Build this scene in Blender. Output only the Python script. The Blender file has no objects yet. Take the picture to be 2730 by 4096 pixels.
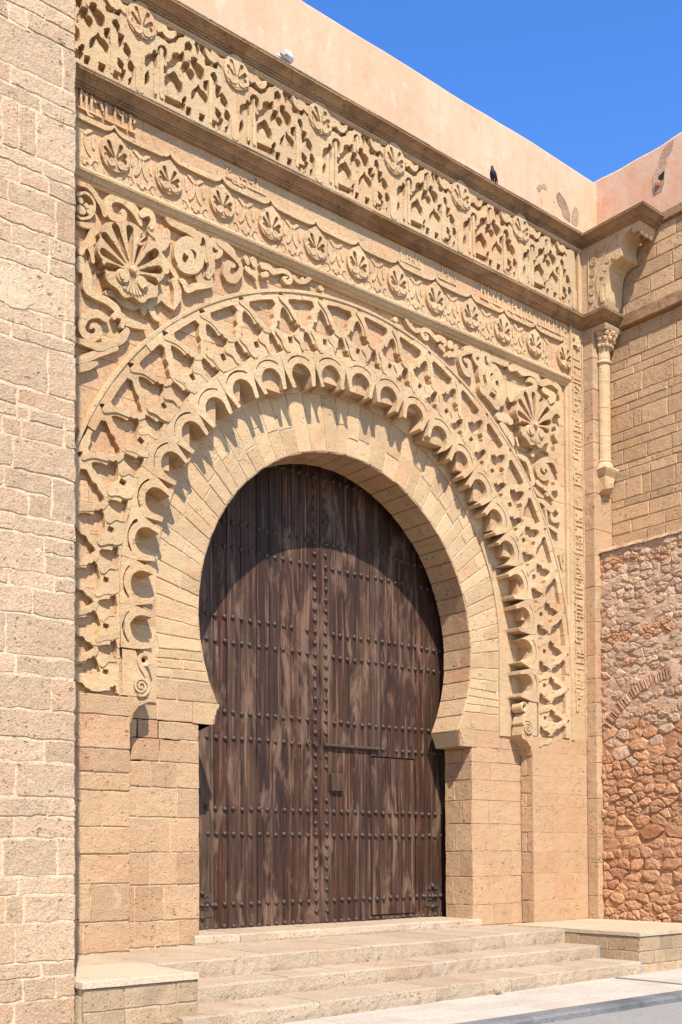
import bpy, math, random
import numpy as np
from mathutils import Matrix, Vector

rnd = random.Random(7)
S = bpy.context.scene
COL = S.collection

# ------------------------------------------------------------------ camera
F_PX, PX, PY, W_PX = 4383.54, 1365.0, 3308.96, 2730.0
yaw, pit, rol = (math.radians(a) for a in (39.8837, 1.3685, 0.29845))
CAM = np.array([-10.005, -11.5, 1.6])
_f = np.array([math.sin(yaw) * math.cos(pit), math.cos(yaw) * math.cos(pit), math.sin(pit)])
_r = np.array([math.cos(yaw), -math.sin(yaw), 0.0])
_d = np.cross(_f, _r)
RT = np.array([math.cos(rol) * _r + math.sin(rol) * _d, -math.sin(rol) * _r + math.cos(rol) * _d, _f])
cam = bpy.data.cameras.new("camera")
cam.sensor_fit = 'HORIZONTAL'
cam.sensor_width = 36.0
cam.lens = 36.0 * F_PX / W_PX
cam.shift_y = (PY - 2048.0) / W_PX
cam.clip_end = 2000
co = bpy.data.objects.new("camera", cam)
COL.objects.link(co)
M4 = Matrix.Identity(4)
for i in range(3):
    M4[i][0], M4[i][1], M4[i][2], M4[i][3] = RT[0][i], -RT[1][i], -RT[2][i], CAM[i]
co.matrix_world = M4
S.camera = co

def ray(x, y):
    return RT.T @ np.array([(x - PX) / F_PX, (y - PY) / F_PX, 1.0])
def onY(x, y, Y):
    d = ray(x, y); return CAM + (Y - CAM[1]) / d[1] * d
def onX(x, y, X):
    d = ray(x, y); return CAM + (X - CAM[0]) / d[0] * d

# ------------------------------------------------------------------ light
SUN = np.array([0.515, 1.0, -1.37]); SUN /= np.linalg.norm(SUN)
wo = bpy.data.worlds.new("World"); S.world = wo; wo.use_nodes = True
nt = wo.node_tree; nt.nodes.clear()
sky = nt.nodes.new("ShaderNodeTexSky"); sky.sky_type = 'NISHITA'; sky.sun_disc = False
sky.sun_elevation = math.asin(-SUN[2]); sky.sun_rotation = math.atan2(-SUN[0], -SUN[1])
sky.air_density = 1.0; sky.dust_density = 0.1; sky.ozone_density = 1.5; sky.altitude = 0
bg = nt.nodes.new("ShaderNodeBackground"); bg.inputs[1].default_value = 0.15
wout = nt.nodes.new("ShaderNodeOutputWorld")
hs = nt.nodes.new('ShaderNodeHueSaturation'); hs.inputs['Hue'].default_value = 0.512; hs.inputs['Saturation'].default_value = 1.33; hs.inputs['Value'].default_value = 1.24
nt.links.new(sky.outputs[0], hs.inputs['Color']); nt.links.new(hs.outputs[0], bg.inputs[0]); nt.links.new(bg.outputs[0], wout.inputs[0])
sl = bpy.data.lights.new("sun", 'SUN'); sl.energy = 5.0; sl.angle = math.radians(0.5); sl.color = (1.0, 0.955, 0.88)
so = bpy.data.objects.new("sun", sl); COL.objects.link(so)
so.rotation_euler = Vector(SUN).to_track_quat('-Z', 'Y').to_euler(); so.location = (-20, -30, 40)
S.view_settings.view_transform = 'Standard'; S.view_settings.look = 'None'
S.view_settings.exposure = 0.74; S.view_settings.gamma = 1.0; S.view_settings.use_curve_mapping = False

# ------------------------------------------------------------------ materials
ALB = .77   # the photograph is exposed bright: real stone is this much darker than it looks
def hx(r, g, b):
    f = lambda c: ((c / 255 + .055) / 1.055) ** 2.4 if c > 10 else c / 255 / 12.92
    return (f(r) * ALB, f(g) * ALB, f(b) * ALB, 1)

class NT:
    def __init__(s, name, rough=.9):
        s.m = bpy.data.materials.new(name); s.m.use_nodes = True
        s.t = s.m.node_tree; s.b = s.t.nodes['Principled BSDF']
        s.b.inputs['Roughness'].default_value = rough
        s.b.inputs['Specular IOR Level'].default_value = .25
    def n(s, typ, **kw):
        o = s.t.nodes.new(typ)
        for k, v in kw.items():
            if k.startswith('i_'):
                key = k[2:]; key = int(key) if key.isdigit() else key
                o.inputs[key].default_value = v
            else: setattr(o, k, v)
        return o
    def l(s, a, b): s.t.links.new(a, b)
    def noise(s, vec, scale, detail=4, rough=.6, dist=0):
        o = s.n("ShaderNodeTexNoise"); o.inputs['Scale'].default_value = scale
        o.inputs['Detail'].default_value = detail; o.inputs['Roughness'].default_value = rough
        o.inputs['Distortion'].default_value = dist; s.l(vec, o.inputs['Vector']); return o.outputs['Fac']
    def ramp(s, fac, stops):
        o = s.n("ShaderNodeValToRGB"); e = o.color_ramp.elements
        while len(e) < len(stops): e.new(.5)
        for i, (p, c) in enumerate(stops): e[i].position = p; e[i].color = c if len(c) == 4 else (*c, 1)
        s.l(fac, o.inputs[0]); return o.outputs[0]
    def mix(s, fac, a, b, mode='MIX'):
        o = s.n("ShaderNodeMix", data_type='RGBA', blend_type=mode)
        for v, k in ((fac, 0), (a, 6), (b, 7)):
            if hasattr(v, 'links'): s.l(v, o.inputs[k])
            elif k == 0: o.inputs[0].default_value = v
            else: o.inputs[k].default_value = v
        return o.outputs[2]
    def math(s, op, a, b=None):
        o = s.n("ShaderNodeMath", operation=op)
        for i, v in enumerate((a, b)):
            if v is None: continue
            if hasattr(v, 'links'): s.l(v, o.inputs[i])
            else: o.inputs[i].default_value = v
        return o.outputs[0]
    def bump(s, h, strength, dist, prev=None):
        o = s.n("ShaderNodeBump"); o.inputs['Strength'].default_value = strength
        o.inputs['Distance'].default_value = dist; s.l(h, o.inputs['Height'])
        if prev is not None: s.l(prev, o.inputs['Normal'])
        return o.outputs[0]

def g(v): return (v, v, v, 1)

def stone(name, ca, cb, cc, rand=.22, pits=.5, bump=.5, stain=0.0, stain_c=(.12, .085, .055, 1), patch=0.0, pitscale=21):
    """weathered sandstone: three tints, per-block tint, pits, optional stain and mortar smears"""
    k = NT(name); pos = k.n("ShaderNodeNewGeometry").outputs['Position']
    ob = k.n("ShaderNodeObjectInfo").outputs['Random']
    big = k.noise(pos, 1.3, 3, .55); mid = k.noise(pos, 6, 5, .65); fine = k.noise(pos, 55, 4, .7)
    base = k.ramp(ob, [(0, ca), (.35, cb), (.62, ca), (.82, cc), (1, cb)])
    c = k.mix(k.ramp(big, [(.38, g(0)), (.66, g(1))]), base, cb)
    c = k.mix(k.math('MULTIPLY', k.ramp(mid, [(.42, g(0)), (.7, g(1))]), .45), c, cc)
    r2 = k.math('FRACT', k.math('MULTIPLY', ob, 17.3))
    val = k.math('ADD', k.math('MULTIPLY', r2, rand), 1 - rand * .55)
    val = k.math('MULTIPLY', val, k.math('MULTIPLY', k.math('ADD', k.math('MULTIPLY', fine, 1.3), .35), k.math('ADD', k.math('MULTIPLY', mid, .45), .775)))
    vv = k.n("ShaderNodeCombineColor"); [k.l(val, vv.inputs[i]) for i in range(3)]
    c = k.mix(1.0, c, vv.outputs[0], 'MULTIPLY')
    # pits: scattered small hollows, clustered
    mp = k.n("ShaderNodeMapping"); mp.inputs['Scale'].default_value = (1, 1, 1.5); k.l(pos, mp.inputs[0])
    wv = k.n("ShaderNodeMix", data_type='VECTOR'); wv.inputs[0].default_value = .06; k.l(mp.outputs[0], wv.inputs[4])
    wn = k.n("ShaderNodeTexNoise"); wn.inputs['Scale'].default_value = 30; k.l(pos, wn.inputs['Vector']); k.l(wn.outputs['Color'], wv.inputs[5])
    cl = k.noise(pos, 2.4, 2, .5)
    def dots(sc, lo, hi):
        v = k.n("ShaderNodeTexVoronoi"); v.inputs['Scale'].default_value = sc; k.l(wv.outputs[1], v.inputs['Vector'])
        sp = k.n("ShaderNodeSeparateColor"); k.l(v.outputs['Color'], sp.inputs[0])
        rad = k.math('MULTIPLY', k.math('MULTIPLY', k.ramp(sp.outputs[0], [(.55, g(0)), (1, g(1))]), k.ramp(cl, [(.36, g(.35)), (.62, g(1))])), hi)
        return k.math('MINIMUM', k.math('MAXIMUM', k.math('MULTIPLY', k.math('SUBTRACT', rad, v.outputs['Distance']), 12), 0), 1)
    pit = k.math('MAXIMUM', dots(pitscale * 1.3, 0, .46), dots(pitscale * .5, 0, .30))
    if pits: c = k.mix(k.math('MULTIPLY', pit, min(1., pits * 1.3)), c, (ca[0] * .55, ca[1] * .48, ca[2] * .42, 1))  # shade inside the pits is also painted into the colour
    if stain:
        sn = k.noise(pos, 2.1, 6, .7, .8)
        c = k.mix(k.math('MULTIPLY', k.ramp(sn, [(.45, g(0)), (.68, g(1))]), stain), c, stain_c)
    if patch:
        pn2 = k.noise(pos, 3.3, 3, .5, .4)
        c = k.mix(k.math('MULTIPLY', k.ramp(pn2, [(.66, g(0)), (.69, g(1))]), patch), c, hx(212, 184, 142))
    k.l(c, k.b.inputs['Base Color'])
    h1 = k.math('SUBTRACT', k.math('ADD', k.math('MULTIPLY', mid, .7), k.math('MULTIPLY', fine, .35)), k.math('MULTIPLY', pit, .9 if pits else .25))
    k.l(k.bump(h1, min(1., bump * 1.5), .045), k.b.inputs['Normal'])
    return k.m

M = {}
M['carved'] = stone('carved sandstone', hx(207, 171, 127), hx(216, 184, 140), hx(203, 158, 116), .16, .3, .5, stain=.18, stain_c=hx(176, 136, 96))
M['ground'] = stone('carving ground sandstone', hx(204, 164, 122), hx(210, 174, 131), hx(203, 150, 113), .24, .3, .5)
M['ashlar'] = stone('gate ashlar', hx(198, 158, 118), hx(206, 170, 130), hx(196, 146, 108), .22, .55, .65, patch=.55)
M['smooth'] = stone('rubbed pier stone', hx(198, 158, 118), hx(202, 164, 124), hx(196, 150, 110), .07, .45, .55, patch=.1)
M['vouss'] = stone('voussoir sandstone', hx(206, 168, 125), hx(213, 179, 136), hx(196, 154, 113), .24, .35, .5, patch=.25)
M['tower'] = stone('tower ashlar', hx(203, 168, 133), hx(210, 178, 142), hx(198, 154, 118), .24, .55, .7, patch=.5)
M['towerR'] = stone('right tower ashlar', hx(206, 164, 122), hx(210, 172, 130), hx(192, 148, 104), .3, .7, .8, patch=.15)
M['cornice'] = stone('weathered cornice stone', hx(176, 136, 98), hx(182, 144, 104), hx(164, 118, 76), .2, .35, .5, stain=.75, stain_c=hx(104, 80, 58))
M['corntop'] = stone('lichen grey cornice edge', hx(134, 120, 100), hx(160, 142, 116), hx(86, 78, 68), .2, .6, .7)
M['mortar'] = stone('lime mortar', hx(218, 190, 152), hx(222, 196, 158), hx(212, 180, 140), .1, .2, .45)
M['mortarR'] = stone('orange lime mortar', hx(220, 178, 136), hx(222, 184, 144), hx(214, 166, 124), .1, .15, .35)
M['step'] = stone('worn step stone', hx(196, 172, 142), hx(202, 178, 148), hx(188, 158, 126), .14, .35, .6, stain=.3, stain_c=hx(164, 134, 104))
M['bench'] = stone('bench stone', hx(190, 158, 120), hx(202, 170, 132), hx(166, 140, 110), .24, .5, .6, stain=.35, stain_c=hx(112, 98, 82))
M['cap'] = stone('bench cap stone', hx(204, 180, 148), hx(208, 186, 154), hx(196, 170, 130), .12, .25, .4)
M['paving'] = stone('pale paving stone', hx(194, 180, 160), hx(200, 186, 166), hx(194, 172, 148), .12, .1, .25)
M['pavjoint'] = stone('paving joint', hx(150, 128, 102), hx(160, 138, 110), hx(140, 118, 92), .1, .1, .3)
M['kerb'] = stone('grey kerb stone', hx(126, 122, 118), hx(142, 138, 132), hx(106, 104, 102), .15, .25, .6)
M['road'] = stone('pale dusty asphalt', hx(154, 148, 138), hx(160, 154, 144), hx(146, 140, 128), .05, .12, .35)
M['plinth'] = stone('lower rubble stone', hx(202, 148, 108), hx(208, 158, 118), hx(188, 126, 88), .35, .5, .9, pitscale=22)
M['rubU'] = stone('upper rubble stone', hx(212, 172, 138), hx(222, 184, 150), hx(190, 154, 124), .35, .5, .9, stain=.3, stain_c=hx(140, 118, 98), pitscale=22)
M['clay'] = stone('orange clay mortar', hx(196, 144, 106), hx(202, 154, 114), hx(188, 130, 92), .1, .2, .8)
M['claypale'] = stone('pale clay mortar', hx(220, 180, 144), hx(226, 188, 152), hx(210, 168, 132), .1, .2, .8)
M['patchst'] = stone('bare rubble under plaster', hx(196, 156, 124), hx(208, 170, 136), hx(140, 114, 92), .2, .7, 1.0, pitscale=18)
M['brick'] = stone('old thin brick', hx(204, 158, 126), hx(190, 138, 112), hx(214, 174, 140), .4, .3, .7)

k = NT('apricot limewash plaster', .85); pos = k.n("ShaderNodeNewGeometry").outputs['Position']
mp = k.n("ShaderNodeMapping"); mp.inputs['Scale'].default_value = (1, 1, .45); k.l(pos, mp.inputs[0])
c = k.mix(k.ramp(k.noise(mp.outputs[0], .9, 4, .6, .5), [(.35, g(0)), (.7, g(1))]), hx(222, 168, 132), hx(226, 184, 150))
c = k.mix(k.math('MULTIPLY', k.ramp(k.noise(pos, 2.6, 5, .6), [(.55, g(0)), (.75, g(1))]), .6), c, hx(220, 148, 106))
c = k.mix(k.math('MULTIPLY', k.ramp(k.noise(mp.outputs[0], 5, 3, .5), [(.64, g(0)), (.7, g(1))]), .3), c, hx(224, 202, 180))
ms = k.n("ShaderNodeMapping"); ms.inputs['Scale'].default_value = (7, 7, .5); k.l(pos, ms.inputs[0])
c = k.mix(k.math('MULTIPLY', k.ramp(k.noise(ms.outputs[0], 1, 5, .6), [(.48, g(0)), (.75, g(1))]), .35), c, hx(206, 150, 116))
c = k.mix(k.math('MULTIPLY', k.ramp(k.noise(pos, 3.7, 6, .7), [(.58, g(0)), (.66, g(1))]), .35), c, hx(232, 204, 178))
vo = k.n("ShaderNodeTexVoronoi", feature='DISTANCE_TO_EDGE'); vo.inputs['Scale'].default_value = .8
wn = k.n("ShaderNodeMix", data_type='VECTOR'); wn.inputs[0].default_value = .35; k.l(pos, wn.inputs[4])
nn = k.n("ShaderNodeTexNoise"); nn.inputs['Scale'].default_value = 3; k.l(pos, nn.inputs['Vector']); k.l(nn.outputs['Color'], wn.inputs[5]); k.l(wn.outputs[1], vo.inputs['Vector'])
cr = k.ramp(vo.outputs['Distance'], [(0, g(1)), (.006, g(0))])
c = k.mix(k.math('MULTIPLY', cr, .25), c, hx(190, 130, 90))
k.l(c, k.b.inputs['Base Color']); k.l(k.bump(k.noise(pos, 7, 5, .6), .25, .03), k.b.inputs['Normal']); M['plaster'] = k.m

k = NT('old dark door wood', .6); pos = k.n("ShaderNodeNewGeometry").outputs['Position']; ob = k.n("ShaderNodeObjectInfo").outputs['Random']
mp = k.n("ShaderNodeMapping"); mp.inputs['Scale'].default_value = (22, 8, .7); k.l(pos, mp.inputs[0])
ad = k.n("ShaderNodeVectorMath", operation='ADD'); k.l(mp.outputs[0], ad.inputs[0]); cx = k.n("ShaderNodeCombineXYZ"); k.l(k.math('MULTIPLY', ob, 40), cx.inputs[2]); k.l(cx.outputs[0], ad.inputs[1])
gr = k.noise(ad.outputs[0], 1, 6, .65, .4); gr2 = k.noise(ad.outputs[0], 3.2, 4, .7)
c = k.ramp(ob, [(0, hx(84, 52, 34)), (.3, hx(96, 70, 52)), (.55, hx(72, 46, 34)), (.8, hx(104, 82, 64)), (1, hx(86, 54, 38))])
c = k.mix(k.ramp(gr, [(.3, g(1)), (.52, g(0))]), c, hx(42, 30, 26))
c = k.mix(k.math('MULTIPLY', k.ramp(gr, [(.55, g(0)), (.70, g(1))]), .8), c, hx(168, 132, 104))
bl = k.n("ShaderNodeMapping"); bl.inputs['Scale'].default_value = (3.2, 1, .8); k.l(pos, bl.inputs[0])
c = k.mix(k.math('MULTIPLY', k.ramp(k.noise(bl.outputs[0], 1.3, 5, .65, .6), [(.52, g(0)), (.64, g(1))]), .75), c, hx(150, 120, 98))
c = k.mix(k.math('MULTIPLY', k.ramp(k.noise(bl.outputs[0], 2.1, 5, .65, .9), [(.34, g(1)), (.46, g(0))]), .6), c, hx(46, 30, 24))
c = k.mix(k.math('MULTIPLY', k.ramp(gr2, [(.3, g(1)), (.42, g(0))]), .6), c, hx(30, 22, 20))
c = k.mix(1.0, c, (.74, .68, .64, 1), 'MULTIPLY')
k.l(c, k.b.inputs['Base Color']); k.l(k.bump(k.math('ADD', gr, gr2), .5, .015), k.b.inputs['Normal']); M['wood'] = k.m

def plain(name, c1, c2, rough, metal=0., sc=20):
    k = NT(name, rough); pos = k.n("ShaderNodeNewGeometry").outputs['Position']
    k.b.inputs['Metallic'].default_value = metal
    n = k.noise(pos, sc, 4, .6); k.l(k.mix(n, c1, c2), k.b.inputs['Base Color']); k.l(k.bump(n, .2, .01), k.b.inputs['Normal']); return k.m
M['iron'] = plain('rusty wrought iron', hx(74, 62, 56), hx(98, 78, 66), .5, .2)
M['dark'] = plain('dark gate passage', hx(40, 34, 30), hx(52, 44, 38), .95)
M['dove'] = plain('white feathers', hx(236, 236, 236), hx(222, 222, 224), .7)
M['pigeon'] = plain('slate grey feathers', hx(58, 60, 68), hx(34, 35, 40), .6)
M['beak'] = plain('pinkish beak and feet', hx(170, 110, 100), hx(150, 95, 88), .6)
M['eye'] = plain('dark eye', hx(20, 16, 16), hx(26, 20, 18), .3)
M['cable'] = plain('grey cable cover', hx(150, 150, 148), hx(134, 134, 132), .7)
M['grass'] = plain('weed leaves', hx(80, 100, 40), hx(96, 112, 56), .8)
M['limepatch'] = stone('lime patch', hx(208, 182, 144), hx(212, 186, 150), hx(202, 172, 132), .1, .1, .4)
M['cement'] = stone('grey cement', hx(160, 156, 146), hx(172, 168, 158), hx(146, 142, 134), .1, .1, .5)

# ------------------------------------------------------------------ objects
WL = {}
def mk(name, V, Fc, mat, parent=None, mesh=None, at=None, smooth=False):
    if mesh is None:
        V = np.asarray(V, float).reshape(-1, 3)
        c = (V.min(0) + V.max(0)) / 2 if at is None else np.asarray(at, float)
        mesh = bpy.data.meshes.new(name)
        mesh.from_pydata((V - c).tolist(), [], Fc if isinstance(Fc, list) else [list(f) for f in Fc])
        mesh.materials.append(M[mat] if isinstance(mat, str) else mat)
        if smooth: mesh.polygons.foreach_set('use_smooth', [True] * len(mesh.polygons))
    else: c = np.asarray(at, float)
    o = bpy.data.objects.new(name, mesh); COL.objects.link(o)
    pl = WL[parent.name] if parent else np.zeros(3)
    o.location = c - pl; WL[o.name] = c
    if parent: o.parent = parent
    return o
def thing(name, label, cat, loc, group=None):
    o = bpy.data.objects.new(name, None); COL.objects.link(o); o.location = loc
    o.empty_display_size = .2
    o['label'] = label; o['category'] = cat
    if group: o['group'] = group
    WL[o.name] = np.asarray(loc, float); return o
def tag(o, label, cat, group=None):
    o['label'] = label; o['category'] = cat
    if group: o['group'] = group
    return o
def struct(o): o['kind'] = 'structure'; return o

# plane maps: (a, b, d) -> world, d = depth behind the plane
def PY_(Y): return lambda a, b, d: np.stack([a, np.full_like(a, Y) + d, b], -1)
def PX_(X): return lambda a, b, d: np.stack([np.full_like(a, X) + d, -a, b], -1)
def PZ_(Z): return lambda a, b, d: np.stack([a, b, np.full_like(a, Z) - d], -1)
def PXr(X): return lambda a, b, d: np.stack([np.full_like(a, X) - d, a, b], -1)

_ph = np.random.RandomState(3)
_W = [(_ph.uniform(-1, 1, 2) * s, _ph.uniform(0, 6.28), 1 / (1 + s / 40)) for s in np.geomspace(9, 210, 18)]
def n2(x, z):
    o = 0
    for w, p, a in _W: o = o + a * np.sin(w[0] * x + w[1] * z + p)
    return o / 3.0

def dens(poly, mx):
    out = []
    n = len(poly)
    for i in range(n):
        p, q = np.array(poly[i], float), np.array(poly[(i + 1) % n], float)
        m = max(1, int(np.ceil(np.linalg.norm(q - p) / mx)))
        for t in range(m): out.append(p + (q - p) * t / m)
    return np.array(out)
def inset(P, c):
    n = len(P); out = np.empty_like(P)
    for i in range(n):
        e1 = P[i] - P[i - 1]; e2 = P[(i + 1) % n] - P[i]
        e1 = e1 / (np.linalg.norm(e1) + 1e-9); e2 = e2 / (np.linalg.norm(e2) + 1e-9)
        nn = np.array([-e1[1] - e2[1], e1[0] + e2[0]]); l = np.linalg.norm(nn)
        nn = nn / l if l > 1e-6 else np.array([-e1[1], e1[0]])
        out[i] = P[i] + nn * c / max(.6, abs(nn @ np.array([-e1[1], e1[0]])))
    return out
def slab(name, poly, mp, mat, parent, front=0., back=.1, ch=.012, jit=.004, seg=.16, gap=0.):
    """rough-edged stone: jittered outline, worn arris, sides"""
    P = np.array(poly, float)
    if gap: P = inset(P, gap)
    P = dens(P, seg)
    P = P + np.array([[rnd.uniform(-jit, jit), rnd.uniform(-jit, jit)] for _ in P])
    n = len(P); Q = inset(P, ch)
    Q = Q + np.array([[rnd.uniform(-1, 1), rnd.uniform(-1, 1)] for _ in P]) * jit * .8
    a = lambda A, d: mp(A[:, 0], A[:, 1], np.asarray(d, float) * np.ones(n))
    V = np.concatenate([a(Q, front), a(P, front + ch * .8), a(P, back)])
    Fc = [list(range(n))]
    for i in range(n):
        j = (i + 1) % n
        Fc.append([n + i, n + j, j, i]); Fc.append([2 * n + i, 2 * n + j, n + j, n + i])
    return mk(name, V, Fc, mat, parent)
def rect(a0, a1, b0, b1): return [(a0, b0), (a1, b0), (a1, b1), (a0, b1)]
def box(name, x0, x1, y0, y1, z0, z1, mat, parent=None):
    V = [(x, y, z) for x in (x0, x1) for y in (y0, y1) for z in (z0, z1)]
    Fc = [[0, 1, 3, 2], [4, 6, 7, 5], [0, 4, 5, 1], [2, 3, 7, 6], [0, 2, 6, 4], [1, 5, 7, 3]]
    return mk(name, V, Fc, mat, parent)

# ---- relief from a signed distance field by marching squares
_C = [(0, 0), (1, 0), (1, 1), (0, 1)]
def relief_mesh(f, bb, res, mp, front, back, wob=.003, floor=None, flip=False):
    a0, a1, b0, b1 = bb
    nx, nz = max(3, int((a1 - a0) / res) + 2), max(3, int((b1 - b0) / res) + 2)
    xs, zs = np.linspace(a0, a1, nx), np.linspace(b0, b1, nz)
    X, Z = np.meshgrid(xs, zs)
    of = rnd.uniform(-40, 40)
    D = f(X, Z)
    if wob: D = D + wob * n2(X + of, Z) + np.clip(n2(X * .30 + of, Z * .30 - of) - .75, 0, 1) * .035
    D[0, :] = np.maximum(D[0, :], 1e-3); D[-1, :] = np.maximum(D[-1, :], 1e-3)
    D[:, 0] = np.maximum(D[:, 0], 1e-3); D[:, -1] = np.maximum(D[:, -1], 1e-3)
    D = np.where(np.abs(D) < 1e-7, 1e-7, D)
    I = D < 0
    nC = nx * nz; nH = nz * (nx - 1); nV = (nz - 1) * nx
    pa = np.empty(nC + nH + nV); pb = np.empty_like(pa)
    pa[:nC] = X.ravel(); pb[:nC] = Z.ravel()
    with np.errstate(all='ignore'):
        t = np.clip(np.nan_to_num(D[:, :-1] / (D[:, :-1] - D[:, 1:])), .02, .98); pa[nC:nC + nH] = (X[:, :-1] + t * (X[:, 1:] - X[:, :-1])).ravel(); pb[nC:nC + nH] = Z[:, :-1].ravel()
        t = np.clip(np.nan_to_num(D[:-1] / (D[:-1] - D[1:])), .02, .98); pa[nC + nH:] = X[:-1].ravel(); pb[nC + nH:] = (Z[:-1] + t * (Z[1:] - Z[:-1])).ravel()
    code = I[:-1, :-1] * 1 + I[:-1, 1:] * 2 + I[1:, 1:] * 4 + I[1:, :-1] * 8
    polys = []; walls = []
    for cs in range(1, 15):
        ii, jj = np.nonzero(code == cs)
        if len(ii) == 0: continue
        cid = [ii * nx + jj, ii * nx + jj + 1, (ii + 1) * nx + jj + 1, (ii + 1) * nx + jj]
        eid = [nC + ii * (nx - 1) + jj, nC + nH + ii * nx + jj + 1, nC + (ii + 1) * (nx - 1) + jj, nC + nH + ii * nx + jj]
        seq = []
        for q in range(4):
            ins, nin = cs >> q & 1, cs >> ((q + 1) % 4) & 1
            if ins: seq.append((0, cid[q]))
            if ins != nin: seq.append((1, eid[q]))
        polys += np.stack([s[1] for s in seq], 1).tolist()
        for q in range(len(seq)):
            p, r = seq[q], seq[(q + 1) % len(seq)]
            if p[0] and r[0]: walls.append(np.stack([p[1], r[1]], 1))
    full = code == 15
    for i in range(nz - 1):
        row = full[i]
        if not row.any(): continue
        d = np.diff(np.concatenate([[0], row.astype(int), [0]])); st, en = np.nonzero(d == 1)[0], np.nonzero(d == -1)[0]
        for s, e in zip(st, en):
            for s2 in range(s, e, 12):
                e2 = min(e, s2 + 12); polys.append([i * nx + s2, i * nx + e2, (i + 1) * nx + e2, (i + 1) * nx + s2])
    if not polys: return None
    w = np.concatenate(walls) if walls else np.zeros((0, 2), int)
    used = np.unique(np.concatenate([np.concatenate([np.array(p) for p in polys]), w.ravel()]))
    mpid = np.full(len(pa), -1); mpid[used] = np.arange(len(used)); n = len(used)
    A, B = pa[used], pb[used]
    V = np.concatenate([mp(A, B, front + (.0045 * n2(A * .35 + of, B * .35) if wob else np.zeros(n))), mp(A, B, np.full(n, back))])
    Fc = [[int(mpid[i]) for i in p] for p in polys]
    for p, r in mpid[w].tolist(): Fc.append([r, p, p + n, r + n])
    if flip: Fc = [x[::-1] for x in Fc]
    keep = np.unique(np.concatenate([np.array(x) for x in Fc])); m2 = np.full(len(V), -1); m2[keep] = np.arange(len(keep))
    return V[keep], [[int(m2[i]) for i in x] for x in Fc]
def relief(name, f, bb, mp, mat, parent, front=0., back=.08, res=.013, **kw):
    r = relief_mesh(f, bb, res, mp, front, back, **kw)
    return mk(name, r[0], r[1], mat, parent) if r else None

def sd_poly(P):
    P = np.asarray(P, float)
    def f(x, z):
        d = np.full(x.shape, 1e9); s = np.zeros(x.shape, bool)
        for i in range(len(P)):
            a, b = P[i - 1], P[i]; e = b - a; wx, wz = x - a[0], z - a[1]
            t = np.clip((wx * e[0] + wz * e[1]) / (e @ e + 1e-12), 0, 1)
            d = np.minimum(d, (wx - t * e[0]) ** 2 + (wz - t * e[1]) ** 2)
            c = (a[1] > z) != (b[1] > z)
            with np.errstate(all='ignore'): s ^= c & (x < (b[0] - a[0]) * (z - a[1]) / (b[1] - a[1] + 1e-12) + a[0])
        return np.sqrt(d) * np.where(s, -1, 1)
    return f
def smooth_line(P, n=6):
    P = np.asarray(P, float)
    if len(P) < 3: return P
    Q = np.vstack([2 * P[0] - P[1], P, 2 * P[-1] - P[-2]]); out = []
    for i in range(1, len(Q) - 2):
        for k in range(n):
            t = k / n; a, b, c, d = Q[i - 1], Q[i], Q[i + 1], Q[i + 2]
            out.append(.5 * (2 * b + (c - a) * t + (2 * a - 5 * b + 4 * c - d) * t * t + (3 * b - a - 3 * c + d) * t ** 3))
    return np.array(out + [P[-1]])
def sd_stroke(P):
    P = np.asarray(P, float)
    def f(x, z):
        d = np.full(x.shape, 1e9)
        for i in range(len(P) - 1):
            a, b = P[i], P[i + 1]; e = b[:2] - a[:2]; wx, wz = x - a[0], z - a[1]
            t = np.clip((wx * e[0] + wz * e[1]) / (e @ e + 1e-12), 0, 1)
            d = np.minimum(d, np.hypot(wx - t * e[0], wz - t * e[1]) - (a[2] + t * (b[2] - a[2])))
        return d
    return f
def bbox(P, m):
    P = np.asarray(P); return (P[:, 0].min() - m, P[:, 0].max() + m, P[:, 1].min() - m, P[:, 1].max() + m)

# closed sphere-ish / revolved shapes
def lathe(prof, n, axis='z', c=(0, 0, 0), arc=(0, 2 * math.pi)):
    V, Fc = [], []; full = abs(arc[1] - arc[0] - 2 * math.pi) < 1e-6; m = n if full else n + 1
    for r, h in prof:
        for i in range(m):
            a = arc[0] + (arc[1] - arc[0]) * i / n; p, q = r * math.cos(a), r * math.sin(a)
            V.append((c[0] + p, c[1] + q, c[2] + h) if axis == 'z' else (c[0] + p, c[1] - h, c[2] + q) if axis == 'y' else (c[0] + h, c[1] + p, c[2] + q))
    for k_ in range(len(prof) - 1):
        for i in range(n):
            j = (i + 1) % m; Fc.append([k_ * m + i, k_ * m + j, (k_ + 1) * m + j, (k_ + 1) * m + i])
    return V, Fc
def sweep(prof, path):
    """profile [(out, z)] along a plan path, mitred; outward is the right-hand side"""
    path = [np.array(p, float) for p in path]; n = len(path); V, Fc = [], []
    dirs = [(path[i + 1] - path[i]) / np.linalg.norm(path[i + 1] - path[i]) for i in range(n - 1)]
    nr = [np.array([d[1], -d[0]]) for d in dirs]; m = len(prof)
    for i in range(n):
        if i == 0: o = nr[0]
        elif i == n - 1: o = nr[-1]
        else: s = nr[i - 1] + nr[i]; o = s / (s @ nr[i])
        for d, z in prof: V.append((path[i][0] + o[0] * d, path[i][1] + o[1] * d, z))
    for i in range(n - 1):
        for k_ in range(m - 1): a = i * m + k_; Fc.append([a, a + m, a + m + 1, a + 1])
    Fc.append(list(range(m))); Fc.append([(n - 1) * m + q for q in range(m)][::-1])
    return V, Fc
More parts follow.
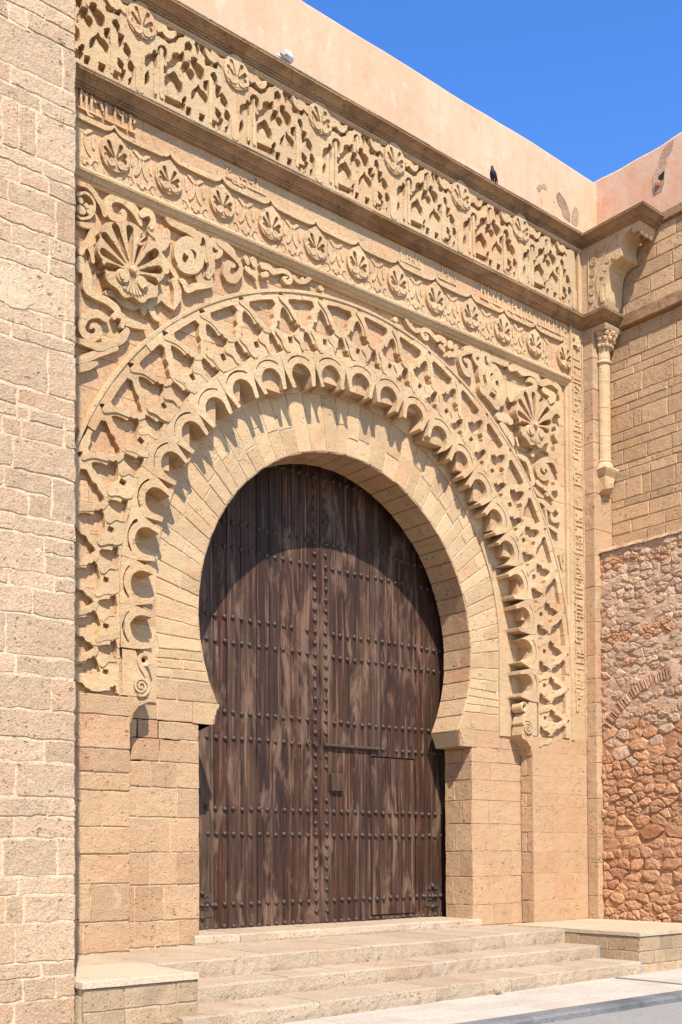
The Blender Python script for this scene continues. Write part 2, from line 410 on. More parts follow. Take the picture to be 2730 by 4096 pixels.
def prism_yz(name, prof, x0, x1, mat, parent, jit=.004):
    V = [(x0 + rnd.uniform(-jit, jit), y + rnd.uniform(-jit, jit), z + rnd.uniform(-jit, jit)) for y, z in prof] + [(x1, y + rnd.uniform(-jit, jit), z + rnd.uniform(-jit, jit)) for y, z in prof]
    m = len(prof); Fc = [list(range(m)), list(range(m, 2 * m))[::-1]]
    for i in range(m): j = (i + 1) % m; Fc.append([i, i + m, j + m, j])
    return mk(name, V, Fc, mat, parent)
def cour(z0, z1, lo, hi):
    out = [z0]
    while out[-1] < z1 - lo: out.append(out[-1] + rnd.uniform(lo, hi))
    out[-1] = z1; return out
def joints(a0, a1, lo, hi):
    out = [a0]
    while a1 - out[-1] > hi: out.append(out[-1] + rnd.uniform(lo, hi))
    if a1 - out[-1] < lo * .5 and len(out) > 1: out.pop()
    out.append(a1); return out
def blend(parent, fn): return fn

# ================================================================== SETTING
PAV = -0.10
ROAD = PAV - .075
r_ = mk('road', [(-120, -160, ROAD), (140, -160, ROAD), (140, -3.95, ROAD), (-120, -3.95, ROAD)], [[0, 1, 2, 3]], 'road'); struct(r_)
gr = mk('ground', [(-400, -400, ROAD - .03), (400, -400, ROAD - .03), (400, 400, ROAD - .03), (-400, 400, ROAD - .03)], [[0, 1, 2, 3]], 'pavjoint'); struct(gr)
pv = box('pavement', -16, 14, -3.84, -1.0, ROAD - .02, PAV - .006, 'pavjoint'); struct(pv)
yy = [-3.84, -3.42, -3.0, -2.6, -2.2]
for i in range(4):
    xj = joints(-9.5, 9.5, .55, .8)
    for x0, x1 in zip(xj[:-1], xj[1:]):
        slab('paving_slab', rect(x0, x1, yy[i], yy[i + 1]), PZ_(PAV), 'paving', pv, front=rnd.uniform(-.002, .002), back=.02, ch=.004, jit=.003, gap=.005, seg=.3)
kb = box('kerb', -16, 14, -4.06, -3.85, ROAD - .03, PAV - .02, 'kerb'); struct(kb)
xj = joints(-11, 9, .9, 1.05)
for x0, x1 in zip(xj[:-1], xj[1:]):
    z = PAV + .004
    prism_yz('kerb_stone', [(-3.85, ROAD - .02), (-3.848, z), (-4.06, z - .004), (-4.085, z - .012), (-4.095, z - .03), (-4.1, ROAD - .02)], x0 + .003, x1 - .003, 'kerb', kb, .002)

# ---- steps
st = box('stone_steps', -4.9, 4.5, -1.1, 1.0, -.15, .40, 'bench'); struct(st)
def fy(x, l, r): return l + (r - l) * (x + 4.4) / 7.4
LV = [(.07, -2.72, -2.45, -.16, -1.6), (.25, -1.99, -1.74, .0, -1.0), (.45, -1.42, -1.12, .15, .3)]
for zt, yl, yr, zb, yb in LV:
    box('step_core', -4.5, 4.5, yr + .08, yb, zb, zt - .02, 'step', st)
    xr = 2.99 if zt < .4 else 3.03
    xj = joints(-4.6, xr, .4, .85)
    for x0, x1 in zip(xj[:-1], xj[1:]):
        dz = rnd.uniform(-.006, .006); wear = rnd.uniform(.012, .026)
        y0, y1 = fy(x0, yl, yr) + rnd.uniform(-.006, .006), fy(x1, yl, yr)
        V = []
        N = 7
        for t in range(N):
            x = x0 + .002 + (x1 - x0 - .004) * t / (N - 1); y = y0 + (y1 - y0) * t / (N - 1)
            q = lambda s: rnd.uniform(-s, s)
            V += [(x, y + .02 + q(.012), zb), (x, y + .003 + q(.004), (zb + zt) / 2 + q(.02)), (x, y + .002 + q(.003), zt - wear + dz), (x, y + wear * .5, zt - wear * .25 + dz + q(.003)), (x, y + .07, zt + dz + q(.002)), (x, y + .32, zt + dz), (x, yb, zt + dz * .3)]
        m = 7; Fc = [[t * m + i, (t + 1) * m + i, (t + 1) * m + i + 1, t * m + i + 1] for t in range(N - 1) for i in range(m - 1)]
        Fc += [list(range(m)), [(N - 1) * m + i for i in range(m)][::-1]]
        mk('step_stone', V, Fc, 'step', st)
# threshold
xj = joints(-2.62, 2.62, .45, .9)
for x0, x1 in zip(xj[:-1], xj[1:]):
    w = rnd.uniform(.012, .03)
    prism_yz('threshold_stone', [(.20, .40), (.19, .48), (.20, .57 - w), (.20 + w, .57), (.7, .572), (1.3, .572), (1.3, .40)], x0 + .002, x1 - .002, 'step', st, .006)
# weed in a joint of the lowest step
gv, gf = [], []
gp = onY(1980, 3984, -2.55)
for i in range(26):
    a = rnd.uniform(0, 6.28); h = rnd.uniform(.02, .06); w = rnd.uniform(.004, .007); bx, by = gp[0] + rnd.uniform(-.07, .07), -2.62 + rnd.uniform(-.03, .02)
    b = len(gv); gv += [(bx - w, by, PAV), (bx + w, by, PAV), (bx + math.cos(a) * h * .6, by + math.sin(a) * h * .4, PAV + h)]; gf.append([b, b + 1, b + 2])
o = mk('weed_tuft', gv, gf, 'grass'); tag(o, 'tiny green weed tuft growing at the foot of the lowest step', 'weed')
# cable cover on the pavement
o = box('cable_cover', 2.28, 2.33, -3.84, -2.52, PAV + .006, PAV + .014, 'cable'); tag(o, 'thin grey cable strip crossing the pale pavement beside the steps', 'cable')

def join_stuff(name, objs, mat, parent):
    V, Fc = [], []
    for o in objs:
        b = len(V); w = WL[o.name]; V += [tuple(np.array(v.co) + w) for v in o.data.vertices]; Fc += [[i + b for i in p.vertices] for p in o.data.polygons]
        me = o.data; bpy.data.objects.remove(o); bpy.data.meshes.remove(me)
    if V: mk(name, V, Fc, mat, parent)['kind'] = 'stuff'
HID = []
# ================================================================== LEFT TOWER
TY, TX = -2.5, -5.563
tl = thing('stone_tower', 'plain ashlar tower with wide pale mortar joints standing forward of the carved gate', 'tower', (-7, -2, -.15))
box('wall_core', -10.5, TX - .02, TY + .005, 1.5, -.2, 14, 'mortar', tl)
TZ = lambda y: float(onY(304, y, TY)[2])
TJ = lambda x, y: float(onY(x, y, TY)[0])
CR = [(81, 143, [181]), (143, 211, [36, 107]), (211, 380, [252]), (380, 455, [43]), (455, 515, [165]), (515, 697, [8, 75, 146]),
      (697, 757, [173]), (757, 825, [81, 195]), (825, 909, [33], 0, 223), (909, 985, [], 0, 223), (825, 985, [], 223, 999), (985, 1068, [45, 198]), (1068, 1137, [195]),
      (1137, 1300, [262]), (1300, 1372, [167, 256]), (1372, 1427, [42]), (1427, 1608, [192]), (1608, 1680, [68]), (1680, 1733, [67, 117, 259]),
      (1733, 1803, [8, 88, 257]), (1803, 1930, [53]), (1930, 2010, [15], 0, 206), (2010, 2103, [114], 0, 206), (1930, 2103, [], 206, 999), (2103, 2172, [55]),
      (2172, 2320, [], 0, 177), (2172, 2237, [], 177, 999), (2237, 2320, [], 177, 999), (2320, 2380, [33, 216]), (2380, 2485, [131]), (2485, 2645, [22]),
      (2645, 2720, [60]), (2720, 2855, [205]), (2855, 2968, []), (2968, 3058, [177]), (3058, 3194, [63]), (3194, 3270, [190]), (3270, 3355, [54]),
      (3355, 3505, [9, 229]), (3505, 3577, [72]), (3577, 3684, [21, 96]), (3684, 3840, [61]), (3840, 3898, [166]), (3898, 3987, [93, 223]), (3987, 4096, [54])]
for cdef in CR:
    y0, y1, js = cdef[:3]; l, r = (cdef[3], cdef[4]) if len(cdef) > 3 else (0, 999)
    z1, z0 = TZ(y0), TZ(y1); ym = (y0 + y1) / 2
    sl_ = (y1 - 3420) / 3420
    xs = [TJ(x, ym - (304 - x) * .0) for x in js]
    xl = TJ(l, ym) if l else None; xr = TX if r == 999 else TJ(r, ym)
    edges = []
    if xl is None:
        first = xs[0] if xs else TJ(-40 - rnd.uniform(0, 60), ym)
        pre = [first]
        while pre[0] > -9.6: pre.insert(0, pre[0] - rnd.uniform(.45, 1.1))
        edges = pre + (xs[1:] if xs else []) + [xr]
    else: edges = [xl] + xs + [xr]
    for a0, a1 in zip(edges[:-1], edges[1:]):
        o = slab('stone_block', rect(a0, a1, z0, z1), PY_(TY), 'tower', tl, front=rnd.uniform(-.005, .003), back=.03, ch=.005, jit=.010, gap=.011, seg=.08)
        if a1 < -6.5: HID.append(o)
for z0, z1 in [(-.15, TZ(4096))]:
    slab('stone_block', rect(-7.2, TX, z0, z1), PY_(TY), 'tower', tl, back=.03, gap=.012)
zz = cour(TZ(81), 13.9, .22, .42)
for z0, z1 in zip(zz[:-1], zz[1:]):
    xj = joints(-9.6, TX, .4, 1.0)
    for a0, a1 in zip(xj[:-1], xj[1:]):
        o = slab('stone_block', rect(a0, a1, z0, z1), PY_(TY), 'tower', tl, front=rnd.uniform(-.005, .003), back=.03, ch=.005, jit=.010, gap=.011, seg=.08)
        if z0 > 9.5 or a1 < -6.5: HID.append(o)
# side of the tower towards the gate
zz = cour(-.15, 13.9, .26, .42)
for z0, z1 in zip(zz[:-1], zz[1:]):
    yj = joints(TY, .2, .5, 1.1)
    for a0, a1 in zip(yj[:-1], yj[1:]): HID.append(slab('stone_block', rect(a0, a1, z0, z1), PXr(TX), 'tower', tl, back=.03, gap=.011, seg=.5))
join_stuff('side_blocks', HID, 'tower', tl)
for px, py, w, h in [(60, 1160, .17, .22), (125, 3135, .05, .05), (290, 3222, .06, .05), (155, 2205, .04, .04)]:
    c = onY(px, py, TY); pts = [(c[0] + w * math.cos(t) * rnd.uniform(.7, 1.1), c[2] + h * math.sin(t) * rnd.uniform(.7, 1.1)) for t in np.linspace(0, 6.28, 15)[:-1]]
    pts = [(min(x, TX - .005), z) for x, z in pts]
    slab('lime_patch', pts, PY_(TY), 'limepatch', tl, front=-.006, back=.02, ch=.006, jit=.010, seg=.03)

# ================================================================== GATE
gt = thing('carved_gate', 'monumental sandstone gate front with horseshoe arch, lobed bands, carved spandrels and friezes', 'gate', (0, .3, .45))
ZC = 4.7; PIT = math.radians(8.8); RREF = 3.47
def ringmap(Y):
    """(angle, radius, depth): polar above the springing, straight (stilted) below"""
    def f(t, r, d):
        s = np.where(t > math.pi / 2, -1., 1.); u = np.where(t > math.pi / 2, math.pi - t, t)
        x = np.where(u >= 0, r * np.cos(u), r); z = np.where(u >= 0, ZC + r * np.sin(u), ZC + u * RREF)
        return np.stack([s * x, Y + d, z], -1)
    return f
E0, R0 = .05, 2.555
def intr(t):
    """intrados point, t = angle about the springing centre (right side), mirrored beyond 90 degrees"""
    s = 1 if t <= math.pi / 2 else -1; u = t if s > 0 else math.pi - t
    # ray from (0,ZC) to circle centred (-E0, ZC)
    b = E0 * math.cos(u); r = -b + math.sqrt(b * b + R0 * R0 - E0 * E0)
    return s * r * math.cos(u), ZC + r * math.sin(u)
YV, YB, YD = .272, .87, 1.08
T_END = math.radians(-29.0)
# cores
def ring_core(name, Y0, Y1, mat):
    ts = [T_END + (math.pi - 2 * T_END) * i / 60 for i in range(61)]
    io = lambda t: tuple(np.array(intr(t)) + .018 * (np.array(intr(t)) - (0, ZC)) / np.linalg.norm(np.array(intr(t)) - (0, ZC)))
    inner = [(2.52, .4), (2.52, 3.26), (2.30, 3.26)] + [io(t) for t in ts] + [(-2.30, 3.26), (-2.52, 3.26), (-2.52, .4)]
    outer = []
    for x, z in inner:
        if z <= 3.3: outer.append((6 if x > 0 else -6, z)); continue
        dx, dz = x, z - ZC; k1 = 6 / abs(dx) if abs(dx) > 1e-6 else 1e9; k2 = (12.2 - ZC) / dz if dz > 0 else 1e9
        k_ = min(k1, k2); outer.append((dx * k_, ZC + dz * k_))
    n = len(inner); V = [(x, Y0, z) for x, z in inner] + [(x, Y0, z) for x, z in outer] + [(x, Y1, z) for x, z in inner] + [(x, Y1, z) for x, z in outer]
    Fc = []
    for i in range(n - 1):
        Fc += [[i, i + 1, n + i + 1, n + i], [2 * n + i, 3 * n + i, 3 * n + i + 1, 2 * n + i + 1], [i, 2 * n + i, 2 * n + i + 1, i + 1]]
    # fill corners to the top
    V += [(-6, Y0, 12.2), (6, Y0, 12.2), (-6, Y1, 12.2), (6, Y1, 12.2)]
    mk(name, V, Fc, mat, gt)
ring_core('arch_core', YV + .012, YB, 'mortar')
box('upper_core', -6, 6, .15, YB, 9.3, 12.1, 'ground', gt)
for s in (-1, 1):
    box('pier_core', min(s * 3.66, s * 5.6), max(s * 3.66, s * 5.6), .016, YB - .01, .3, 3.44, 'mortar', gt)
    box('inner_wall', min(s * 2.78, s * 6), max(s * 2.78, s * 6), YB + .004, 1.5, .3, 7.6, 'dark', gt)
box('inner_wall', -6, 6, YB + .004, 1.5, 7.605, 12.2, 'dark', gt)
box('passage_back', -6, 6, 1.5, 1.6, .2, 13, 'dark', gt)

# ground behind the carving: ashlar courses seen in the pockets
zz = cour(3.46, 9.45, .28, .4)
for z0, z1 in zip(zz[:-1], zz[1:]):
    for s in (-1, 1):
        zm = max(abs(z0 - ZC), 0) if z0 > ZC else 0
        def xin(z): return math.sqrt(max(0, 3.62 ** 2 - (z - ZC) ** 2)) if z > ZC else 3.62
        if z0 > ZC + 3.62: xi = 0
        else: xi = min(xin(z0), xin(z1)) if z1 < ZC + 3.62 else 0
        if xi >= 4.7: continue
        xj = joints(xi, 4.72, .45, .9)
        for a0, a1 in zip(xj[:-1], xj[1:]):
            p = rect(min(s * a0, s * a1), max(s * a0, s * a1), z0, z1)
            slab('ground_block', p, PY_(.078), 'ground', gt, front=rnd.uniform(-.002, .003), back=.19, ch=.003, jit=.002, gap=.002, seg=.6)
mk('ground_joint', [(-4.75, .088, 3.46), (-3.62, .088, 3.46), (-3.62, .088, 9.5), (-4.75, .088, 9.5), (3.62, .088, 3.46), (4.75, .088, 3.46), (4.75, .088, 9.5), (3.62, .088, 9.5), (-3.62, .088, 8.35), (3.62, .088, 8.35)], [[0, 1, 2, 3], [4, 5, 6, 7], [8, 9, 7, 2]], 'mortar', gt)

# ---- voussoir ring on the recessed plane
def ext_rim(x0, z0, dx, dz, R=3.135, cx=.0, cz=4.9):
    ox, oz = x0 - cx, z0 - cz; b = ox * dx + oz * dz; c = ox * ox + oz * oz - R * R
    t = -b + math.sqrt(max(b * b - c, 0)); return x0 + dx * t, z0 + dz * t
def in_hit(x0, z0, dx, dz, s):
    ox, oz = x0 + s * E0, z0 - ZC; b = ox * dx + oz * dz; c = ox * ox + oz * oz - R0 * R0
    return -b + math.sqrt(max(b * b - c, 0))
VC = (0., 4.25)
angs = [math.radians(-2)]
while angs[-1] < math.radians(90): angs.append(angs[-1] + math.radians(rnd.uniform(3.2, 5.4)))
angs = [math.radians(-2) + (a + math.radians(2)) * math.radians(92) / (angs[-1] + math.radians(2)) for a in angs]
angs[-1] = math.radians(90)
allang = [(a, 1) for a in angs] + [(a, -1) for a in angs[::-1][1:]]
def vpt(a, s, f):
    dx, dz = s * math.cos(a), math.sin(a)
    ti = in_hit(VC[0], VC[1], dx, dz, s if abs(dx) > 1e-9 else 1)
    e = ext_rim(VC[0], VC[1], dx, dz); te = math.hypot(e[0] - VC[0], e[1] - VC[1]) + .05
    t = ti + (te - ti) * f; return VC[0] + dx * t, VC[1] + dz * t
for (a0, s0), (a1, s1) in zip(allang[:-1], allang[1:]):
    cuts = [0]
    if rnd.random() < .75: cuts.append(rnd.uniform(.3, .7))
    cuts.append(1)
    for f0, f1 in zip(cuts[:-1], cuts[1:]):
        am = (a0 + a1) / 2 if s0 == s1 else math.pi / 2
        poly = [vpt(a0, s0, f0), vpt(a0, s0, (f0 + f1) / 2), vpt(a0, s0, f1), vpt(a1, s1, f1), vpt(a1, s1, (f0 + f1) / 2), vpt(a1, s1, f0)]
        A = sum(poly[i][0] * poly[(i + 1) % 6][1] - poly[(i + 1) % 6][0] * poly[i][1] for i in range(6))
        if A < 0: poly = poly[::-1]
        slab('voussoir', poly, PY_(YV), 'vouss', gt, front=rnd.uniform(-.004, .004), back=.05, ch=.006, jit=.005, gap=.008, seg=.11)
# lower reveal courses beside the opening (recessed plane), cut by the horseshoe curve
def open_x(z):
    if z < 3.25: return 2.5
    if z < 3.5: return 2.26
    d = R0 * R0 - (z - ZC) ** 2; return math.sqrt(max(d, 0)) - E0
ZLOW = [.46, .78, 1.22, 1.62, 2.05, 2.42, 2.74, 3.02, 3.25, 3.52, 3.78]
for s in (-1, 1):
    for z0, z1 in zip(ZLOW[:-1], ZLOW[1:]):
        xj = joints(open_x((z0 + z1) / 2), 3.72, .28, .62)
        for q, (a0, a1) in enumerate(zip(xj[:-1], xj[1:])):
            b0, b1 = (open_x(z0 + .001), open_x(z1 - .001)) if q == 0 else (a0, a0)
            poly = [(b0, z0), (a1, z0), (a1, z1), (b1, z1)]
            if s < 0: poly = [(-x, z) for x, z in poly][::-1]
            slab('reveal_block', poly, PY_(YV), 'smooth' if s > 0 else 'ashlar', gt, front=rnd.uniform(-.004, .004), back=.05, ch=.005 if s > 0 else .009, jit=.003 if s > 0 else .006, gap=.0025 if s > 0 else .006, seg=.14)
    # wedge between the last course and the first voussoir
    a = math.radians(-2); i0 = vpt(a, s, 0); e0 = vpt(a, s, 1)
    xo = open_x(3.79)
    poly = [(s * xo, 3.79), (s * 3.35, 3.79), (e0[0], e0[1]), (i0[0], i0[1])]
    n_ = 3
    for q in range(n_):
        t0, t1 = q / n_, (q + 1) / n_
        L = lambda p, r, t: (p[0] + (r[0] - p[0]) * t, p[1] + (r[1] - p[1]) * t)
        zlo, zhi = 3.79 + (i0[1] - 3.79) * t0, 3.79 + (i0[1] - 3.79) * t1
        pl, ph = (s * open_x(zlo), zlo), (s * open_x(zhi), zhi); rl, rh = L(poly[1], poly[2], t0), L(poly[1], poly[2], t1)
        m_ = rnd.uniform(.35, .6)
        for c0, c1 in ((0, m_), (m_, 1)):
            pp = [L(pl, rl, c0), L(pl, rl, c1), L(ph, rh, c1), L(ph, rh, c0)]
            if s < 0: pp = pp[::-1]
            slab('reveal_block', pp, PY_(YV), 'vouss', gt, front=rnd.uniform(-.004, .004), back=.05, ch=.007, jit=.004, gap=.006)
# ---- intrados lining and jamb faces
def intr_map(t, b, d):
    P = np.array([intr(float(x)) for x in t]); c = np.array([0, ZC]); N = P - c; N /= np.linalg.norm(N, axis=1)[:, None]
    P = P + N * d[:, None]; return np.stack([P[:, 0], b, P[:, 1]], -1)
ta = T_END
while ta < math.pi - T_END:
    tb = min(ta + math.radians(rnd.uniform(5, 7.5)), math.pi - T_END)
    if math.pi - T_END - tb < .04: tb = math.pi - T_END
    ym = rnd.uniform(.45, .7) if rnd.random() < .5 else None
    for y0, y1 in ([(YV + .002, ym), (ym, YB)] if ym else [(YV + .002, YB)]):
        g_ = .0022
        P = dens([(ta + g_, y0 + .005), (tb - g_, y0 + .005), (tb - g_, y1 - .005), (ta + g_, y1 - .005)], .12)
        P[:, 0] += [rnd.uniform(-.0012, .0012) for _ in P]; n = len(P); Q = P + (P.mean(0) - P) * np.array([.06, .03])
        dd = rnd.uniform(-.004, .003)
        V = np.concatenate([intr_map(Q[:, 0], Q[:, 1], np.full(n, dd - .008)), intr_map(P[:, 0], P[:, 1], np.full(n, dd)), intr_map(P[:, 0], P[:, 1], np.full(n, .03))])
        Fc = [list(range(n))[::-1]] + [[i, (i + 1) % n, n + (i + 1) % n, n + i] for i in range(n)] + [[n + i, n + (i + 1) % n, 2 * n + (i + 1) % n, 2 * n + i] for i in range(n)]
        mk('arch_stone', V, Fc, 'ashlar', gt)
    ta = tb
for s in (-1, 1):
    for z0, z1 in zip(ZLOW[:8], ZLOW[1:8] + [3.235]):
        if z0 >= 3.2: continue
        z1 = min(z1, 3.235); yj = joints(YV + .004, YB, .2, .42)
        for y0, y1 in zip(yj[:-1], yj[1:]):
            if s > 0: slab('jamb_block', rect(-y1, -y0, z0, z1), PX_(2.5), 'ashlar', gt, front=rnd.uniform(-.004, .004), back=.03, ch=.008, jit=.006, gap=.004)
            else: slab('jamb_block', rect(y0, y1, z0, z1), PXr(-2.5), 'ashlar', gt, front=rnd.uniform(-.004, .004), back=.03, ch=.008, jit=.006, gap=.004)
    # impost block: cavetto shelf with incised lines
    pr = [(2.52, 3.25), (2.30, 3.25), (2.30, 3.31), (2.275, 3.325), (2.275, 3.37), (2.25, 3.385), (2.25, 3.44), (2.225, 3.46), (2.205, 3.50), (2.21, 3.52), (2.6, 3.52), (2.6, 3.25)]
    V = [(s * x, y, z) for y in (YV - .012, YB - .01) for x, z in pr]; m = len(pr)
    Fc = [list(range(m)), list(range(m, 2 * m))[::-1]] + [[i, (i + 1) % m, m + (i + 1) % m, m + i] for i in range(m)]
    o = mk('impost', V, Fc, 'vouss', gt)
    for y0 in (.40, .58): mk('carved_lines', [(s * 2.296, y0, 3.28), (s * 2.296, y0 + .1, 3.28), (s * 2.262, y0 + .1, 3.4), (s * 2.262, y0, 3.4), (s * 2.32, y0, 3.28), (s * 2.32, y0 + .1, 3.28)], [[0, 1, 2, 3], [0, 1, 5, 4]], 'vouss', o)

# ---- rim and back wall of the lobed ring
rimp = 48
for i in range(rimp):
    def cp(t, R): return (R * math.cos(t), 4.9 + R * math.sin(t))
    t0, t1 = (math.pi * j / rimp for j in (i, i + 1))
    q = [cp(t0, 3.135), cp(t0, 3.8), cp(t1, 3.8), cp(t1, 3.135)]
    A = [(x, y, z) for y in (.250, .30) for x, z in q]
    mk('back_wall_stone', A, [[0, 1, 2, 3], [0, 3, 7, 4], [1, 5, 6, 2], [0, 4, 5, 1], [3, 2, 6, 7]], 'vouss', gt)

for s in (-1, 1):
    zj = joints(3.462, 4.9, .3, .5)
    for z0, z1 in zip(zj[:-1], zj[1:]):
        box('back_wall_stone', min(s * 3.135, s * 3.8), max(s * 3.135, s * 3.8), .250, .30, z0, z1 - .001, 'vouss', gt)
# ---- lobes and interlace cells
def cell(f):                     # (w, r) cell coords; metric-ish: w scaled by arc at RREF
    return f
HR = .165
def lobe_sd(x, r):               # x in metres of arc at RREF, r radius
    half = PIT * RREF / 2
    body = np.maximum(np.maximum(3.335 - r, r - 3.775), np.abs(x) - half + .0015)
    c = 3.47
    hole = np.where(r > c, np.hypot(x, r - c) - HR, np.abs(x) - (HR - (c - r) * .12))
    slot = np.maximum(half - np.abs(x) - (.058 - (r - 3.33) * .22), r - 3.58)
    ang = np.arctan2(r - c, x); rr = np.hypot(x, r - c)
    groove = np.maximum(np.abs(rr - .262) - .009, (np.abs(ang - math.pi / 2) - .78) * .26)
    return np.maximum(body, -np.minimum(np.minimum(hole, slot), groove))
lobe_map = lambda tc: (lambda x, r, d: ringmap(0.)(tc - x / RREF, r, d))
LOB = {}
for k_ in range(-11, 12):
    tc = math.pi / 2 - k_ * PIT
    half = PIT * RREF / 2
    rm = relief_mesh(lobe_sd, (-half - .002, half + .002, 3.32, 3.79), .0105, lobe_map(tc), rnd.uniform(-.018, -.008), .252, wob=.003)
    mk('lobe_arch', rm[0], rm[1], 'carved', gt)
def mir(P, ax): return P + [(2 * ax - x, r) for x, r in P[::-1] if abs(x - ax) > 1e-6]
# pockets of one interlace cell in (w, r); w = cell pitch, 0 on the lobe axis
pk1 = mir([(.45, 4.475), (.75, 4.475), (.79, 4.41), (.71, 4.345), (.655, 4.30), (.655, 4.245), (.57, 4.205), (.53, 4.15), (.45, 4.105)], .45)
pk2 = mir([(-.05, 4.385), (.0, 4.35), (.05, 4.27), (.065, 4.2), (.15, 4.195), (.155, 4.15), (.215, 4.12), (.16, 4.07), (.06, 4.045), (-.05, 4.02)], -.05)
pk3 = [(-.10, 3.915), (-.01, 3.91), (.0, 3.985), (-.09, 3.99)]
pk4 = mir([(.44, 4.065), (.50, 4.03), (.535, 3.95), (.54, 3.90), (.61, 3.895), (.615, 3.86), (.66, 3.83), (.60, 3.815), (.44, 3.80)], .44)
pk5 = [(-.075, 4.515), (.05, 4.515), (.0, 4.565), (-.05, 4.57)]
SC = PIT * 4.15
def wid(p, k_):
    a = sum(x for x, _ in p) / len(p); return [(a + (x - a) * k_, r) for x, r in p]
PKS = [sd_poly([(w * SC + o_ * SC, r) for w, r in p]) for p in (pk1, wid(pk2, 1.18), wid(pk3, 1.2), wid(pk4, 1.12), pk5) for o_ in (-1, 0, 1)]
def seb_sd(x, r):
    half = SC / 2
    d = np.maximum(np.maximum(3.7755 - r, r - 4.585), np.abs(x) - half + .0012)
    # incised lines where bands pass over one another
    h = np.full(x.shape, 1e9)
    for p in PKS: h = np.minimum(h, p(x, r))
    return np.maximum(d, -(h - .002))
gx = PIT * 4.15 / 2
seb_cache = {}
for k_ in range(-12, 13):
    tc = math.pi / 2 - k_ * PIT
    mp_ = (lambda tc: (lambda x, r, d: ringmap(0.)(tc - x / 4.15, r, d)))(tc)
    rm = relief_mesh(seb_sd, (-gx - .002, gx + .002, 3.76, 4.60), .0105, mp_, rnd.uniform(-.006, .006), .09, wob=.0048)
    mk('interlace_stone', rm[0], rm[1], 'carved', gt)
LAP = [[(-.05, 4.49), (.10, 4.38), (.19, 4.24), (.27, 4.13), (.42, 4.085)], [(.62, 4.06), (.70, 3.97), (.72, 3.88), (.80, 3.80)], [(.10, 4.00), (.22, 3.93), (.24, 3.84)]]
lapf = [sd_stroke(smooth_line([(w * SC, r, .036) for w, r in L_])) for L_ in LAP]
for k_ in range(-12, 13):
    tc = math.pi / 2 - k_ * PIT
    mp_ = (lambda tc: (lambda x, r, d: ringmap(0.)(tc - x / 4.15, r, d)))(tc)
    for lf in lapf:
        def f_(x, r):
            h = np.full(x.shape, 1e9)
            for p in PKS: h = np.minimum(h, p(x, r))
            for p in PKS[1::3]: h = np.minimum(h, p(x - SC, r))
            return np.maximum(np.maximum(lf(x, r), -(h - .002)), 3.79 - r)
        rm = relief_mesh(f_, (-.09, .95 * SC, 3.77, 4.56), .012, mp_, -.013 + rnd.uniform(-.003, .003), .01, wob=.004)
        if rm: mk('interlace_strand', rm[0], rm[1], 'carved', gt)
# outer band of the arch: a thin raised moulding in lengths
for i in range(22):
    t0, t1 = (i / 22 * math.pi * 1.0, (i + 1) / 22 * math.pi)
    def bd(a, r): return np.maximum(np.abs(r - 4.638) - .024, np.maximum(t0 - a, a - t1) * 4.6 + .001)
    N = 7; V = []
    for j in range(N):
        t = t0 + (t1 - t0) * j / (N - 1)
        for r, y in ((4.607, .115), (4.612, -.002), (4.618, -.012), (4.655, -.012), (4.661, -.002), (4.668, .115)):
            V.append((r * math.cos(t), y, ZC - .06 + r * math.sin(t)))
    Fc = [[j * 6 + q, j * 6 + q + 1, (j + 1) * 6 + q + 1, (j + 1) * 6 + q] for j in range(N - 1) for q in range(5)]
    mk('arch_band', V, Fc, 'carved', gt)

# ---- scroll ends of the lobed ring
def circ_stroke(cx, cz, r0, r1, t0, t1, w0, w1, n=26):
    return [(cx + (r0 + (r1 - r0) * i / n) * math.cos(t0 + (t1 - t0) * i / n), cz + (r0 + (r1 - r0) * i / n) * math.sin(t0 + (t1 - t0) * i / n), w0 + (w1 - w0) * i / n) for i in range(n + 1)]
for s in (-1, 1):
    o = mk('scroll_base', [(s * x, y, z) for y in (-.0, .21) for x, z in ((3.37, 3.475), (3.74, 3.475), (3.74, 4.02), (3.56, 4.02), (3.52, 3.9), (3.50, 3.78), (3.40, 3.70))],
           [[0, 1, 2, 3, 4, 5, 6], [0, 7, 8, 1], [0, 6, 13, 7], [6, 5, 12, 13], [5, 4, 11, 12], [4, 3, 10, 11], [3, 2, 9, 10]], 'carved', gt)
    sp = circ_stroke(s * 3.50, 3.60, .012, .115, 0, s * 4.6 * math.pi, .010, .016, 60)
    f = sd_stroke(sp); relief('scroll', f, bbox(sp, .03), PY_(0), 'carved', gt, front=-.028, back=.02, res=.008, wob=.001)
    st_ = smooth_line([(s * 3.40, 3.66, .03), (s * 3.43, 3.75, .03), (s * 3.50, 3.84, .028), (s * 3.52, 3.90, .024)])
    relief('scroll_stem', sd_stroke(st_), bbox(st_, .05), PY_(0), 'carved', gt, front=-.022, back=.2, res=.01, wob=.001)
    # rolled top: a tube end
    V, Fc = lathe([(.028, .17 - .2), (.05, .0), (.05, .005), (.075, .012), (.085, .0), (.085, -.2)], 18, 'y', (s * 3.44, 0, 3.92))
    mk('scroll_roll', V, Fc, 'carved', gt)
    # cavetto corbel under the scroll
    pr = [(3.36, 3.47), (3.38, 3.42), (3.44, 3.40), (3.52, 3.36), (3.585, 3.28), (3.62, 3.16), (3.66, 3.16), (3.66, 3.47)]
    V = [(s * x, y, z) for y in (.004, .28) for x, z in pr]; m = len(pr)
    mk('corbel', V, [list(range(m)), list(range(m, 2 * m))[::-1]] + [[i, (i + 1) % m, m + (i + 1) % m, m + i] for i in range(m)], 'ashlar', gt)

